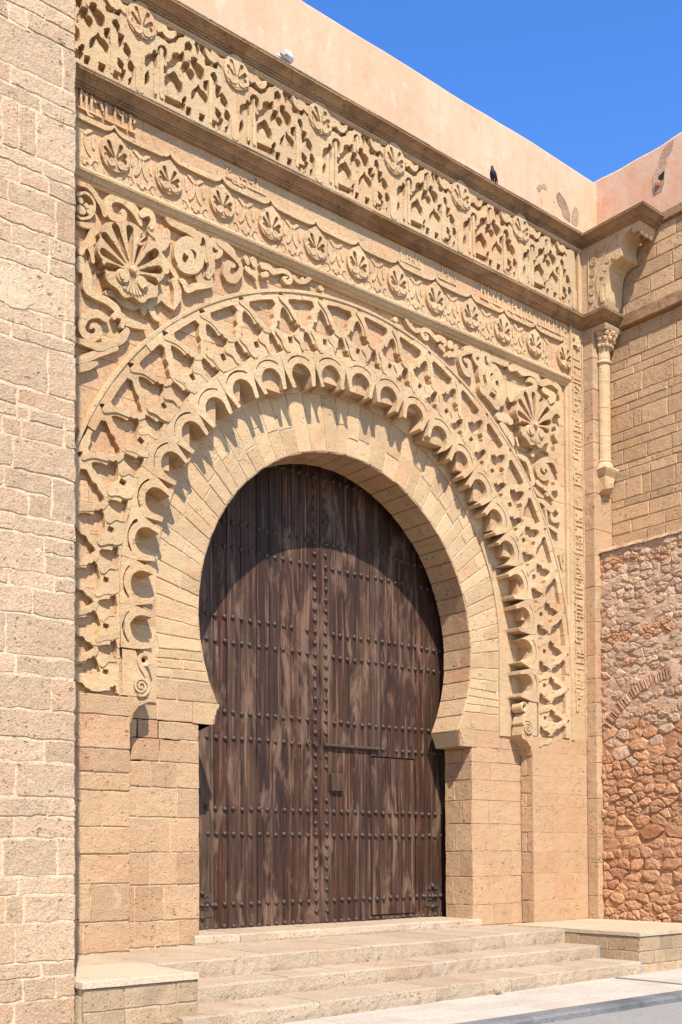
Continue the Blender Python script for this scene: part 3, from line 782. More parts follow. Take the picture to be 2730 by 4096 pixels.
# ---- spandrel carving, traced strokes (zoom frames: origin, scale, points x,y,half-width)
ZL = (300, 600, 600 / 1568); ZM = (850, 600, 400 / 1568); ZR = (1800, 1350, 550 / 1568); ZQ = (1850, 2200, 500 / 1471)
def tr(fr, pts, Y=.01):
    out = []
    for x, y, w in pts:
        p = onY(fr[0] + x * fr[2], fr[1] + y * fr[2], Y); q = onY(fr[0] + x * fr[2], fr[1] + (y + w) * fr[2], Y)
        out.append((p[0], p[2], abs(q[2] - p[2])))
    return out
SL = [[(20, 340, 32), (120, 370, 32), (190, 440, 32), (240, 520, 34), (290, 600, 36), (305, 680, 26)],
      [(20, 470, 14), (110, 450, 14), (190, 530, 14), (200, 620, 14), (150, 700, 15), (60, 720, 14), (20, 690, 12)], [(55, 520, 30), (62, 530, 28)], [(60, 620, 46), (80, 630, 40)], [(115, 585, 28), (120, 590, 26)], [(150, 640, 36), (170, 610, 30)],
      [(485, 650, 10), (500, 630, 14), (520, 660, 22), (505, 700, 32), (450, 710, 42), (385, 680, 45), (350, 610, 45), (350, 530, 42), (400, 500, 40), (480, 505, 45), (560, 560, 50), (630, 640, 45), (685, 770, 22)],
      [(690, 680, 35), (740, 650, 40), (790, 680, 35), (810, 750, 30), (790, 810, 25)], [(800, 850, 42), (850, 880, 50), (900, 890, 36)],
      [(880, 930, 55), (900, 1000, 50), (870, 1050, 40), (930, 1140, 42), (1000, 1230, 42), (1060, 1320, 32)], [(960, 860, 45), (950, 940, 48), (920, 1000, 45)],
      [(955, 695, 18), (985, 750, 35), (1080, 790, 48), (1180, 830, 52), (1260, 900, 42), (1275, 970, 28)],
      [(1165, 1100, 8), (1155, 1068, 20), (1195, 1080, 34), (1210, 1150, 34), (1180, 1215, 34), (1115, 1205, 36), (1075, 1130, 42), (1095, 1020, 58), (1180, 970, 66), (1265, 1020, 56), (1300, 1100, 44), (1290, 1190, 46), (1235, 1255, 42), (1150, 1255, 36), (1090, 1225, 26)],
      [(1295, 950, 30), (1300, 880, 40), (1360, 880, 40), (1390, 960, 35), (1400, 1050, 40), (1420, 1130, 44), (1430, 1230, 38), (1395, 1320, 30)], [(1340, 1030, 26), (1370, 1160, 22)],
      [(1290, 1240, 35), (1300, 1320, 45), (1350, 1395, 45), (1415, 1390, 38), (1425, 1330, 18)],
      [(1480, 1035, 8), (1470, 1000, 20), (1510, 1020, 30), (1520, 1080, 28), (1470, 1105, 32), (1425, 1075, 35), (1410, 1010, 38), (1440, 955, 40), (1510, 960, 45), (1580, 1010, 45), (1640, 1060, 42)],
      [(1100, 1370, 25), (1140, 1400, 35), (1165, 1460, 35), (1250, 1430, 35), (1330, 1430, 26)], [(1040, 1380, 40), (1070, 1480, 48), (1060, 1560, 42), (1030, 1670, 8)],
      [(880, 1520, 36), (960, 1590, 36), (1020, 1650, 18)], [(850, 1100, 40), (920, 1180, 45), (950, 1260, 35), (900, 1250, 26)],
      [(330, 1490, 26), (420, 1510, 38), (500, 1580, 44), (600, 1620, 45), (700, 1600, 45), (800, 1590, 45), (870, 1540, 35), (880, 1490, 22)],
      [(720, 1665, 40), (720, 1690, 32)], [(790, 1650, 38), (840, 1745, 34), (885, 1775, 22)],
      [(60, 1150, 42), (50, 1230, 46), (110, 1240, 55), (130, 1350, 52), (130, 1450, 48), (180, 1500, 42), (250, 1540, 36), (330, 1570, 38), (420, 1640, 42), (460, 1700, 26)],
      [(170, 1860, 12), (190, 1830, 22), (240, 1860, 38), (240, 1930, 38), (170, 1960, 40), (95, 1915, 44), (68, 1830, 44), (120, 1730, 46), (230, 1710, 42), (320, 1760, 36)],
      [(400, 1760, 24), (430, 1725, 36), (500, 1760, 38), (485, 1850, 24)], [(520, 1790, 48), (620, 1825, 42), (725, 1855, 26)],
      [(20, 1990, 30), (150, 2030, 38), (260, 2060, 42), (350, 2030, 38), (420, 2010, 44), (500, 1955, 44), (540, 1890, 36)],
      [(20, 2200, 36), (120, 2170, 36), (250, 2120, 38), (360, 2080, 42), (420, 2065, 36)], [(30, 2290, 36), (130, 2260, 36), (220, 2230, 26)],
      [(60, 1060, 36), (100, 1000, 26), (170, 940, 52), (200, 850, 50), (230, 790, 36)], [(150, 980, 50), (185, 1080, 40), (190, 1160, 30)], [(20, 760, 20), (120, 790, 32), (200, 780, 22)]]
SMd = [[(100, 1450, 50), (230, 1560, 55), (350, 1680, 50), (430, 1790, 40), (445, 1880, 38), (410, 1960, 46), (330, 2020, 66), (240, 1980, 76), (215, 1900, 66), (250, 1790, 60), (330, 1810, 40)],
       [(520, 1700, 45), (545, 1765, 40)], [(640, 1735, 60), (660, 1790, 50)], [(555, 1860, 52), (600, 1910, 45)], [(650, 1930, 55), (690, 2000, 30)],
       [(790, 1810, 52), (900, 1840, 48), (940, 1900, 48), (1010, 1900, 42), (1100, 1890, 38), (1200, 1940, 38), (1240, 2010, 34), (1200, 2070, 38), (1140, 2050, 34), (1130, 2000, 26), (1180, 1990, 12)],
       [(850, 1950, 40), (780, 1960, 38)], [(1280, 2000, 38), (1340, 2060, 34), (1450, 2060, 34), (1530, 2000, 26)], [(1420, 2010, 22), (1420, 2040, 20)], [(1700, 2160, 40), (1730, 2180, 30)]]
SR = [[(690, 350, 40), (760, 340, 40), (820, 390, 45), (890, 390, 45), (960, 420, 45), (1000, 480, 38)], [(1000, 500, 35), (1060, 520, 38), (1130, 500, 38), (1200, 540, 34), (1250, 590, 30), (1250, 650, 22)],
      [(1080, 600, 35), (1130, 630, 35), (1190, 670, 38), (1150, 720, 36)], [(890, 500, 10), (910, 480, 24), (960, 510, 34), (970, 570, 34), (920, 580, 26)], [(1100, 780, 35), (1150, 820, 34), (1200, 800, 30), (1250, 740, 20)],
      [(1150, 905, 18), (1180, 850, 28), (1230, 850, 28), (1255, 900, 18)], [(1210, 1020, 24), (1230, 1070, 28), (1200, 1110, 24), (1230, 1180, 18)], [(1210, 1240, 24), (1220, 1310, 28), (1180, 1370, 28), (1140, 1330, 22)],
      [(1080, 1530, 10), (1060, 1490, 24), (1100, 1470, 28), (1130, 1530, 28), (1110, 1595, 28), (1050, 1595, 34), (1005, 1530, 38), (1015, 1450, 38), (1070, 1405, 36), (1150, 1395, 32), (1200, 1440, 28), (1230, 1520, 26)],
      [(800, 1360, 32), (870, 1400, 34), (910, 1480, 34), (930, 1570, 34), (950, 1640, 32), (930, 1680, 20)], [(1000, 1650, 28), (1060, 1700, 28), (1120, 1730, 28), (1180, 1720, 28), (1230, 1700, 36), (1210, 1650, 26)],
      [(960, 1720, 18), (1010, 1790, 24), (1060, 1820, 16)], [(1110, 1790, 22), (1150, 1760, 12)], [(1150, 1800, 18), (1190, 1850, 12)], [(990, 1850, 24), (1060, 1870, 28), (1120, 1930, 34), (1160, 1960, 36), (1200, 1930, 26)],
      [(1090, 1960, 18), (1100, 2060, 18), (1110, 2120, 14)], [(1230, 1960, 24), (1260, 2000, 24), (1240, 2080, 24), (1180, 2080, 24), (1160, 2020, 16)], [(1120, 2140, 18), (1180, 2180, 24), (1240, 2220, 20)],
      [(500, 560, 30), (560, 620, 40), (540, 700, 22), (610, 580, 30)], [(610, 690, 40), (570, 740, 44), (490, 745, 26)], [(690, 690, 46), (740, 640, 40), (820, 610, 36), (920, 600, 36)], [(560, 900, 40), (640, 920, 55), (700, 960, 40)], [(600, 1000, 40), (640, 1060, 46), (700, 1150, 40), (720, 1210, 28)], [(760, 1150, 24), (780, 1230, 20)], [(850, 1180, 28), (930, 1230, 30), (990, 1260, 26)], [(940, 1330, 30), (980, 1290, 28), (1060, 1260, 28), (1120, 1290, 24)]]
SQ = [[(1150, 60, 10), (1165, 150, 16), (1178, 220, 8)], [(1195, 40, 8), (1190, 130, 12)], [(1200, 330, 9), (1198, 420, 7)]]
def in_spandrel(p, s):
    return True
def carve(fr, lst, mirror=False, lo=None):
    for q, pts in enumerate(lst):
        P = np.array(tr(fr, pts)); P = smooth_line(P, 5) if len(P) > 2 else P
        P[:, 2] = np.maximum(P[:, 2], .006)
        if mirror: P = P * np.array([-1, 1, 1])
        if lo is not None and (P[:, 0].max() > 4.56): continue
        f0 = sd_stroke(P)
        def f(x, z): return np.maximum(np.maximum(f0(x, z), 4.672 - np.hypot(x, z - ZC + .06)), np.maximum(np.abs(x) - 4.575, z - 9.40))
        m = P[:, 2].max() + .02
        nm = 'scroll_carving' if len(pts) > 5 else 'leaf_carving'
        relief(nm, f, bbox(P, m), PY_(.0), 'carved', gt, front=rnd.uniform(-.012, .012), back=.112, res=.012, wob=.004)
carve(ZL, SL); carve(ZM, SMd)
carve(ZR, SR); carve(ZQ, SQ)
carve(ZM, SMd, True)
carve(ZL, [SL[i] for i in (11, 12, 13, 14, 15, 16, 17)], True, 1)

# ---- large scallop shells
def shell(cx, cz):
    fl = [math.radians(a) for a in (-4, 21, 46, 70, 93, 116, 140, 165, 190)]
    def R_out(a): return .255 + .235 * np.clip(np.sin(a), 0, 1) ** .9 + .055 * np.abs(np.cos(a))
    def out(x, z):
        a = np.arctan2(z - cz, x - cx); rr = np.hypot(x - cx, z - cz)
        Rr = np.where(a < -2.2, R_out(a), R_out(a))
        sc = .02 * np.cos(9 * (a - math.pi / 2) * 1.02 + math.pi * 0)
        return rr - (Rr + .068 + sc)
    pk = []
    for a in fl:
        Rr = float(R_out(np.array(a)))
        pk.append(sd_stroke([(cx + .11 * math.cos(a), cz + .11 * math.sin(a), .010), (cx + .6 * Rr * math.cos(a), cz + .6 * Rr * math.sin(a), .036), (cx + Rr * math.cos(a), cz + Rr * math.sin(a), .050)]))
    def top(x, z):
        d = out(x, z); h = np.full(x.shape, 1e9)
        for p in pk: h = np.minimum(h, p(x, z))
        return np.maximum(d, -h)
    bb = (cx - .56, cx + .56, cz - .42, cz + .70)
    relief('shell', top, bb, PY_(0), 'carved', gt, front=-.085, back=.112, res=.010, wob=.002)
    # hollow floors of the flutes: concave troughs
    for a in fl:
        Rr = float(R_out(np.array(a))) + .05; V, Fc = [], []
        for i in range(9):
            t = i / 8; r = .10 + (Rr - .08) * t; w = .014 + .048 * t ** .8
            for j in range(7):
                u = -1 + j / 3; px_, pz_ = r * math.cos(a) - u * w * math.sin(a), r * math.sin(a) + u * w * math.cos(a)
                V.append((cx + px_, -.07 + .175 * (1 - u ** 4) * (.15 + .85 * t) ** .7, cz + pz_))
        Fc = [[i * 7 + j, i * 7 + j + 1, (i + 1) * 7 + j + 1, (i + 1) * 7 + j] for i in range(8) for j in range(6)]
        mk('shell_flute', V, Fc, 'ground', gt, smooth=True)
    for s in (-1, 1):
        sp = circ_stroke(cx + s * .125, cz - .115, .006, .062, math.pi / 2, math.pi / 2 + s * 5 * math.pi, .009, .014, 70)
        V, Fc = lathe([(.09, .05), (.088, .10), (.078, .108), (.0, .112)], 18, 'y', (cx + s * .125, 0, cz - .115)); mk('shell_volute', V, Fc, 'carved', gt)
        relief('volute_spiral', sd_stroke(sp), bbox(sp, .02), PY_(0), 'carved', gt, front=-.13, back=-.1, res=.007, wob=0)
    V, Fc = lathe([(.045, .05), (.045, .13), (.03, .142), (0, .145)], 10, 'y', (cx, 0, cz + .0)); mk('shell_hub', V, Fc, 'carved', gt)
    for i in range(6):
        a = -math.pi / 2 + (i - 2.5) * .2
        s_ = [(cx + .05 * math.cos(a), cz - .05 + .05 * math.sin(a), .008), (cx + .22 * math.cos(a), cz - .07 + .2 * math.sin(a), .016)]
        relief('shell_rib', sd_stroke(s_), bbox(s_, .03), PY_(0), 'carved', gt, front=-.102, back=-.08, res=.008, wob=0)
shell(-3.655, 8.52); shell(3.655, 8.49)

# ---- ledge and frame round the spandrels
def run(name, prof, x0, x1, mat, lo=.8, hi=1.4, par=gt):
    xj = joints(x0, x1, lo, hi)
    for a0, a1 in zip(xj[:-1], xj[1:]):
        dz = rnd.uniform(-.004, .004); dd = rnd.uniform(-.004, .004)
        V, Fc = sweep([(d + dd, z + dz) for d, z in prof], [(a0 + .0015, 0), (a1 - .0015, 0)]); mk(name, V, Fc, mat, par)
run('ledge_moulding', [(-.1, 9.575), (.05, 9.555), (.058, 9.53), (.05, 9.505), (.03, 9.495), (.015, 9.47), (.01, 9.45), (-.02, 9.44), (-.03, 9.415), (-.1, 9.41)], -5.2, 4.66, 'carved')
zj = joints(3.46, 9.50, .5, .9)
for z0, z1 in zip(zj[:-1], zj[1:]):
    for s in (-1, 1):
        pr = [(4.585, .115), (4.592, .03), (4.615, .01), (4.628, -.025), (4.668, -.025), (4.68, -.004), (4.70, .0), (4.70, .115)]
        V = [(s * x, y + rnd.uniform(-.002, .002), z) for z in (z0 + .002, z1 - .002) for x, y in pr]; m = len(pr)
        mk('frame_moulding', V, [[i, i + 1, m + i + 1, m + i] for i in range(m - 1)] + [list(range(m)), list(range(m, 2 * m))], 'carved', gt)

# ---- band of palmette medallions
box('medallion_ground', -5.2, 4.70, .032, .2, 9.5, 10.56, 'ground', gt)
xj = joints(-5.2, 4.64, .5, 1.0)
for a0, a1 in zip(xj[:-1], xj[1:]): slab('ground_block', rect(a0, a1, 9.56, 10.15), PY_(.026), 'ground', gt, back=.06, ch=.003, jit=.002, gap=.002, seg=.6)
for a0, a1 in zip([x + .2 for x in xj[:-1]], [min(x + .2, 4.64) for x in xj[1:]]): slab('ground_block', rect(a0, a1, 10.152, 10.50), PY_(.026), 'ground', gt, back=.06, ch=.003, jit=.002, gap=.002, seg=.6)
def palmette_meshes(name, rw, rh):
    def outl(x, z):
        a = np.arctan2(z / rh, x / rw); rr = np.hypot(x / rw, z / rh)
        pt = 1 + .16 * np.exp(-((a - math.pi / 2) / .22) ** 2) - .07 * np.exp(-((a + math.pi / 2) / .9) ** 2)
        return (rr - pt) * min(rw, rh)
    pk = []
    hb = -.30 * rh
    for a, l in ((62, .92), (118, .92), (95 - 64, .80), (149, .80), (6, .66), (174, .66)):
        a = math.radians(a); l *= rh
        pk.append(sd_stroke([(.10 * rh * math.cos(a), hb + .12 * rh * math.sin(a), .006), (l * .62 * math.cos(a), hb + l * .66 * math.sin(a), .11 * rh), (l * .86 * math.cos(a) * rw / rh * 1.1, hb + l * math.sin(a), .125 * rh)]))
    def body(x, z):
        a = np.arctan2(z / rh, x / rw); rr = np.hypot(x / rw, z / rh); d = outl(x, z) + .2 * rw * .35 + .012 * np.cos(8 * a)
        for p in pk: d = np.maximum(d, -p(x, z))
        return d
    def ring(x, z): d = outl(x, z); return np.maximum(d, -(d + .022))
    bb = (-rw * 1.25, rw * 1.25, -rh * 1.25, rh * 1.3)
    out = []
    for nm, f, fr in (('medallion_ring', ring, -.016), ('palmette', body, -.024)):
        r = relief_mesh(f, bb, .0095, PY_(0), fr, .05, wob=.0015); me = bpy.data.meshes.new(nm); me.from_pydata(r[0].tolist(), [], r[1]); me.materials.append(M['carved']); out.append((nm, me))
    for s in (-1, 1):
        sp = circ_stroke(s * .30 * rw, -.52 * rh, .006, .24 * rw, math.pi / 2, math.pi / 2 + s * 3.4 * math.pi, .008, .013, 40)
        r = relief_mesh(sd_stroke(sp), bbox(sp, .02), .007, PY_(0), -.040, -.012, wob=0); me = bpy.data.meshes.new('volute'); me.from_pydata(r[0].tolist(), [], r[1]); me.materials.append(M['carved']); out.append(('volute', me))
    return out
for i in range(-6, 7):
    x = i * .762 - .04
    if abs(x) > 4.58 or x < -5: continue
    sc_, ro_ = rnd.uniform(.94, 1.05), rnd.uniform(-.07, .07); dx_ = rnd.uniform(-.015, .015)
    for nm, me in palmette_meshes('b', .195, .215):
        o = mk(nm, None, None, None, gt, mesh=me, at=(x + dx_, .0, 9.885)); o.scale = (sc_ * rnd.uniform(.97, 1.03), rnd.uniform(.8, 1.1), sc_); o.rotation_euler = (0, ro_, 0)
orn = []
for s in (-1, 1):
    for pts in ([(.10, -.285, .02), (.15, -.29, .024), (.20, -.265, .026), (.235, -.23, .022), (.22, -.2, .014)], [(.25, -.29, .016), (.29, -.27, .022), (.33, -.285, .018)], [(.205, -.16, .012), (.25, -.15, .02), (.285, -.19, .022), (.30, -.23, .016)], [(.24, .12, .012), (.26, .06, .02), (.255, -.02, .016)], [(.30, -.12, .014), (.335, -.06, .024), (.36, .02, .02), (.355, .08, .01)], [(.275, .17, .010), (.32, .15, .022), (.36, .11, .016)], [(.335, -.21, .014), (.362, -.17, .02), (.372, -.24, .02)], [(.03, -.295, .018), (.07, -.265, .02), (.11, -.24, .012)]):
        P = smooth_line([(s * a, b, w) for a, b, w in pts]); r = relief_mesh(sd_stroke(P), bbox(P, .05), .009, PY_(0), .010, .04, wob=.001)
        me = bpy.data.meshes.new('leaf_carving'); me.from_pydata(r[0].tolist(), [], r[1]); me.materials.append(M['carved']); orn.append(me)
for i in range(-6, 7):
    x = i * .762 - .04
    if abs(x) + .33 > 4.64 or x < -5: continue
    for me in orn: mk('leaf_carving', None, None, None, gt, mesh=me, at=(x, .0, 9.885))
for i in range(-6, 6):
    x = i * .762 - .04; x1 = x + .762
    if x < -5 or x1 > 5: continue
    pts = [(x, 10.215, .012), (x + .05, 10.165, .022), (x + .12, 10.145, .03), (x + .38, 10.14, .03), (x1 - .12, 10.145, .03), (x1 - .05, 10.165, .022), (x1, 10.215, .012)]
    P = np.array(pts); f0 = sd_stroke(P)
    relief('ogee_bar', lambda q, z: np.maximum(f0(q, z), q - 4.63), bbox(P, .04), PY_(0), 'carved', gt, front=-.024, back=.04, res=.011, wob=.003)

# ---- angular inscription: strips of raised kufic-like strokes
def kufic(s0, s1, v0, h, mp, par, seed, name='inscription_letters', gapp=.0, front=-.004, back=.02, flipv=False):
    R = random.Random(seed); s = s0
    while s < s1 - .05:
        L = R.uniform(.28, .5); e = min(s + L, s1); segs = []
        b = v0 + h * .22; w = h * .048
        if R.random() < gapp: s = e + .03; continue
        segs.append([(s, b, w), (e - .02, b, w)])
        x = s + .02
        while x < e - .03:
            t = R.random(); hh = R.choice([.95, .9, .62, .4])
            segs.append([(x, b, w * .9), (x, v0 + h * hh, w)])
            if t < .25: segs.append([(x, v0 + h * hh, w), (x + .05, v0 + h * (hh - .14), w * .8)])
            elif t < .45: segs.append([(x, v0 + h * .52, w * .8), (x + .06, v0 + h * .58, w), (x + .09, v0 + h * .4, w * .8)])
            elif t < .65: segs.append([(x, b, w), (x + .03, v0 + h * .05, w), (x + .09, v0 + h * .06, w * .7)])
            if R.random() < .35: segs.append([(x + .045, v0 + h * R.uniform(.5, .9), w * .7), (x + .075, v0 + h * R.uniform(.5, .9), w)])
            x += R.uniform(.06, .12)
        fs = [sd_stroke(q) for q in segs]
        def f(a, c):
            d = fs[0](a, c)
            for q in fs[1:]: d = np.minimum(d, q(a, c))
            return np.maximum(d, np.maximum(s - a, a - e) )
        r = relief_mesh(f, (s - .01, e + .01, v0 - .01, v0 + h + .01), .0085, mp, front, back, wob=.0015)
        if r: mk(name, r[0], r[1], 'carved', par)
        s = e + .012
def strip_map(sx):
    return lambda a, b, d: np.stack([sx * b, .0 + d, a], -1)
for sx in (1, -1):
    box('strip_ground', min(sx * 4.70, sx * 5.03), max(sx * 4.70, sx * 5.03), .016, .2, 3.46, 10.56, 'ground', gt)
    zj = joints(3.46, 10.5, .45, .8)
    for z0, z1 in zip(zj[:-1], zj[1:]):
        slab('ground_block', rect(min(sx * 4.70, sx * 5.02), max(sx * 4.70, sx * 5.02), z0, z1), PY_(.012), 'ground', gt, back=.05, ch=.003, jit=.001, gap=.0015, seg=.7)
    if sx > 0: kufic(3.95, 10.05, 4.715, .265, strip_map(1), gt, 11)
    for z0, z1 in zip(zj[:-1], zj[1:]):
        for u in (4.69, 4.998):
            box('strip_fillet', min(sx * u, sx * (u + .022)), max(sx * u, sx * (u + .022)), -.012, .05, z0 + .001, z1 - .001, 'carved', gt)
kufic(-4.4, -3.55, 10.20, .27, PY_(0), gt, 5, front=-.012, back=.03)
kufic(-2.25, -1.55, 10.22, .22, PY_(0), gt, 8, front=.010, back=.03, gapp=.2)
kufic(-1.3, .2, 10.20, .24, PY_(0), gt, 15, front=.014, back=.03, gapp=.3)
kufic(.8, 2.2, 10.20, .25, PY_(0), gt, 19, front=.012, back=.03, gapp=.3)
kufic(2.5, 4.62, 10.19, .28, PY_(0), gt, 23, front=.008, back=.03)
# rosette at the strip's head
sp = [(4.86 + .10 * math.cos(i * .5236) * (1 if i % 2 else .6), 10.22 + .12 * math.sin(i * .5236) * (1 if i % 2 else .6)) for i in range(12)]
relief('rosette', sd_poly(sp), bbox(np.array(sp), .03), PY_(0), 'carved', gt, front=-.03, back=.03, res=.01)

# ---- arcade frieze: pockets traced on one bay, carved into every bay
FZ = (850, 100, 400 / 1568)
PK = """600,1190 605,1120 640,1085 690,1100 725,1160 730,1230 715,1290 700,1250 690,1200 660,1140
430,1320 432,1260 470,1225 525,1230 540,1175 560,1170 590,1220 585,1370 560,1390 545,1260 500,1290 490,1350 450,1350
645,1320 690,1390 740,1420 730,1450 690,1440 650,1430
800,1230 815,1200 870,1190 905,1220 940,1180 960,1200 965,1300 930,1260 885,1270 860,1320 800,1360 740,1380 720,1340 760,1340 795,1300
975,1090 985,1040 1035,1025 1065,1080 1075,1110 1060,1155 1040,1120 1020,1080 995,1110
1105,1000 1135,965 1150,1010 1160,1100 1170,1160 1150,1150 1130,1060
1055,1270 1100,1250 1140,1280 1140,1340 1190,1370 1235,1430 1240,1500 1210,1530 1160,1500 1120,1400 1090,1340
1245,1230 1330,1250 1340,1310 1440,1320 1430,1370 1360,1330 1270,1310
905,1480 915,1430 960,1330 1000,1320 1035,1350 1030,1430 1070,1450 1100,1510 1080,1560 1030,1500 990,1410 950,1440 930,1490
700,1560 740,1520 790,1500 820,1470 850,1500 890,1590 930,1640 940,1720 910,1730 870,1690 840,1620 800,1560 760,1570 740,1640 705,1630
705,1830 920,1930 925,1970 705,1870
935,1890 970,1840 1000,1850 975,1880 940,1960
940,1960 960,1930 980,1960 970,1995 940,1985
1000,1985 1065,2005 1060,2065 1000,2040
1175,2070 1250,2110 1240,2150 1180,2125
1355,2170 1460,2220 1450,2265 1355,2215
1395,1990 1430,2005 1460,2070 1455,2100 1420,2060
1440,2140 1470,2150 1480,2190 1455,2180
1065,1790 1090,1740 1145,1690 1130,1760 1100,1810 1065,1820
1145,1690 1160,1650 1190,1720 1240,1760 1285,1830 1290,1870 1260,1880 1220,1810 1180,1760
1330,1510 1350,1470 1390,1465 1420,1540 1425,1600 1400,1600 1380,1530 1350,1500
1225,1610 1280,1590 1310,1600 1300,1690 1260,1680
1290,1730 1345,1680 1335,1740 1300,1760
1405,1640 1480,1680 1470,1760 1420,1800 1405,1720
1470,1790 1500,1770 1540,1830 1568,1900 1560,1960 1520,1900 1480,1850
190,1320 240,1340 280,1430 265,1540 245,1440 200,1400
95,1330 140,1390 130,1410 100,1390
120,1480 145,1460 165,1490 140,1520 115,1500
35,1500 140,1550 110,1590 35,1545
195,1610 240,1580 240,1610 205,1640
430,1540 470,1470 490,1570 430,1620
535,1770 595,1810 580,1825
585,900 600,840 640,860 690,930 740,960 860,960 870,840 905,905 860,985 760,1010 700,960 620,900
730,750 860,825 860,850 800,850 730,800
880,850 975,880 975,905 910,910
1165,985 1250,1025 1340,1085 1330,1130 1345,1210 1250,1190 1190,1100
1400,1110 1480,1150 1560,1190 1560,1210 1470,1190"""
zz_off = 10.605
pks = []
for line in PK.strip().split('\n'):
    P = []
    for t in line.split():
        x, y = (float(v) for v in t.split(',')); p = onY(FZ[0] + x * FZ[2], FZ[1] + y * FZ[2], .0); P.append((p[0] + 2.08, p[2]))
    pks.append(P)
BW = 1.385
pf = [(sd_poly([(x + o_ * BW, z) for x, z in P]), np.array(P)[:, 0].min() + o_ * BW, np.array(P)[:, 0].max() + o_ * BW) for P in pks for o_ in (-1, 0, 1)]
pf = [q for q in pf if q[2] > -.05 and q[1] < BW + .05]
def bay_sd(x, z):
    d = np.maximum(np.maximum(-x + .001, x - BW + .001), np.maximum(10.62 - z, z - 11.80)); h = np.full(x.shape, 1e9)
    for f, lo, hi in pf: h = np.minimum(h, np.minimum(f(x, z), np.minimum(f(x, z + .028), f(x + .008, z + .055)) + .004))
    return np.maximum(d, -(h - .004))
bmesh_ = relief_mesh(bay_sd, (-.002, BW + .002, 10.61, 11.81), .0095, PY_(0), 0., .105, wob=.004)
bay = bpy.data.meshes.new('arcade_bay'); bay.from_pydata(bmesh_[0].tolist(), [], bmesh_[1]); bay.materials.append(M['carved'])
def fz(x, y): p = onY(FZ[0] + x * FZ[2], FZ[1] + y * FZ[2], 0.); return p[0] + 2.08, p[2]
BARS = [[(*fz(648, 1170), .022), (*fz(650, 1860), .024)], [(*fz(1030, 1090), .02), (*fz(1030, 1290), .02)], [(*fz(1325, 1560), .02), (*fz(1325, 2200), .022)], [(*fz(350, 1450), .055), (*fz(350, 1740), .055)], [(*fz(560, 1450), .018), (*fz(560, 1800), .018)]]
for b_ in BARS: b_[1] = (b_[0][0], b_[1][1], b_[1][2])
x = -2.08 - 2 * BW; n_ = 0
while x < 4.9:
    if x + BW < 5.02:
        rm = relief_mesh((lambda x_, e: (lambda a, z: bay_sd(a - x_, z) + .0035 * n2(a * .45 + e, z * .45) + e * .001))(x, rnd.uniform(-2, 2)), (x - .002, x + BW + .002, 10.61, 11.81), .0095, PY_(0), rnd.uniform(-.004, .004), .105, wob=.004)
        mk('arcade_bay', rm[0], rm[1], 'carved', gt)
    for bz in BARS:
        if x + bz[0][0] < 4.9: relief('colonnette', sd_stroke([(x + a, z, w) for a, z, w in bz]), (x + bz[0][0] - .07, x + bz[0][0] + .07, min(bz[0][1], bz[1][1]) - .06, max(bz[0][1], bz[1][1]) + .06), PY_(0), 'carved', gt, front=-.014, back=.1, res=.011, wob=.002)
    for nm, me in palmette_meshes('a', .205, .225):
        if x < 4.7: o = mk(nm, None, None, None, gt, mesh=me, at=(x - .02, -.008, 11.655)); o.scale = (rnd.uniform(.95, 1.04), 1, rnd.uniform(.95, 1.04)); o.rotation_euler = (0, rnd.uniform(-.05, .05), 0)
    for s in (-1, 1):
        pts = [(x - .02 + s * .23, 11.66, .02), (x - .02 + s * .30, 11.72, .045), (x - .02 + s * .36, 11.68, .05), (x - .02 + s * .42, 11.70, .04), (x - .02 + s * .47, 11.76, .01)]
        if x + s * .47 < 4.95: relief('leaf_carving', sd_stroke(smooth_line(pts)), bbox(np.array(pts), .07), PY_(0), 'carved', gt, front=-.022, back=.1, res=.011, wob=.004)
    x += BW; n_ += 1
xl = x - BW if (x - BW) + BW >= 5.02 else x
xe = -2.08 + 4 * BW   # partial last bay
if xe + BW > 5.02 and xe < 5.0:
    rm = relief_mesh(lambda a, z: np.maximum(bay_sd(a - xe, z), a - 4.93), (xe - .002, 4.94, 10.61, 11.81), .0095, PY_(0), 0., .105, wob=.004)
    if rm: mk('arcade_bay', rm[0], rm[1], 'carved', gt)
box('frieze_edge', 4.932, 5.03, .0, .135, 10.6, 11.81, 'carved', gt)
zj = cour(10.6, 11.82, .26, .36)
for z0, z1 in zip(zj[:-1], zj[1:]):
    xj = joints(-5.2, 5.02, .5, .9)
    for a0, a1 in zip(xj[:-1], xj[1:]): slab('ground_block', rect(a0, a1, z0, z1), PY_(.10), 'ground', gt, front=rnd.uniform(-.003, .002), back=.18, ch=.003, jit=.002, gap=.0015, seg=.6)
run('frieze_fillet', [(-.1, 11.87), (.012, 11.865), (.02, 11.845), (.012, 11.825), (.0, 11.82), (0, 11.802), (-.1, 11.80)], -5.2, 5.02, 'carved')

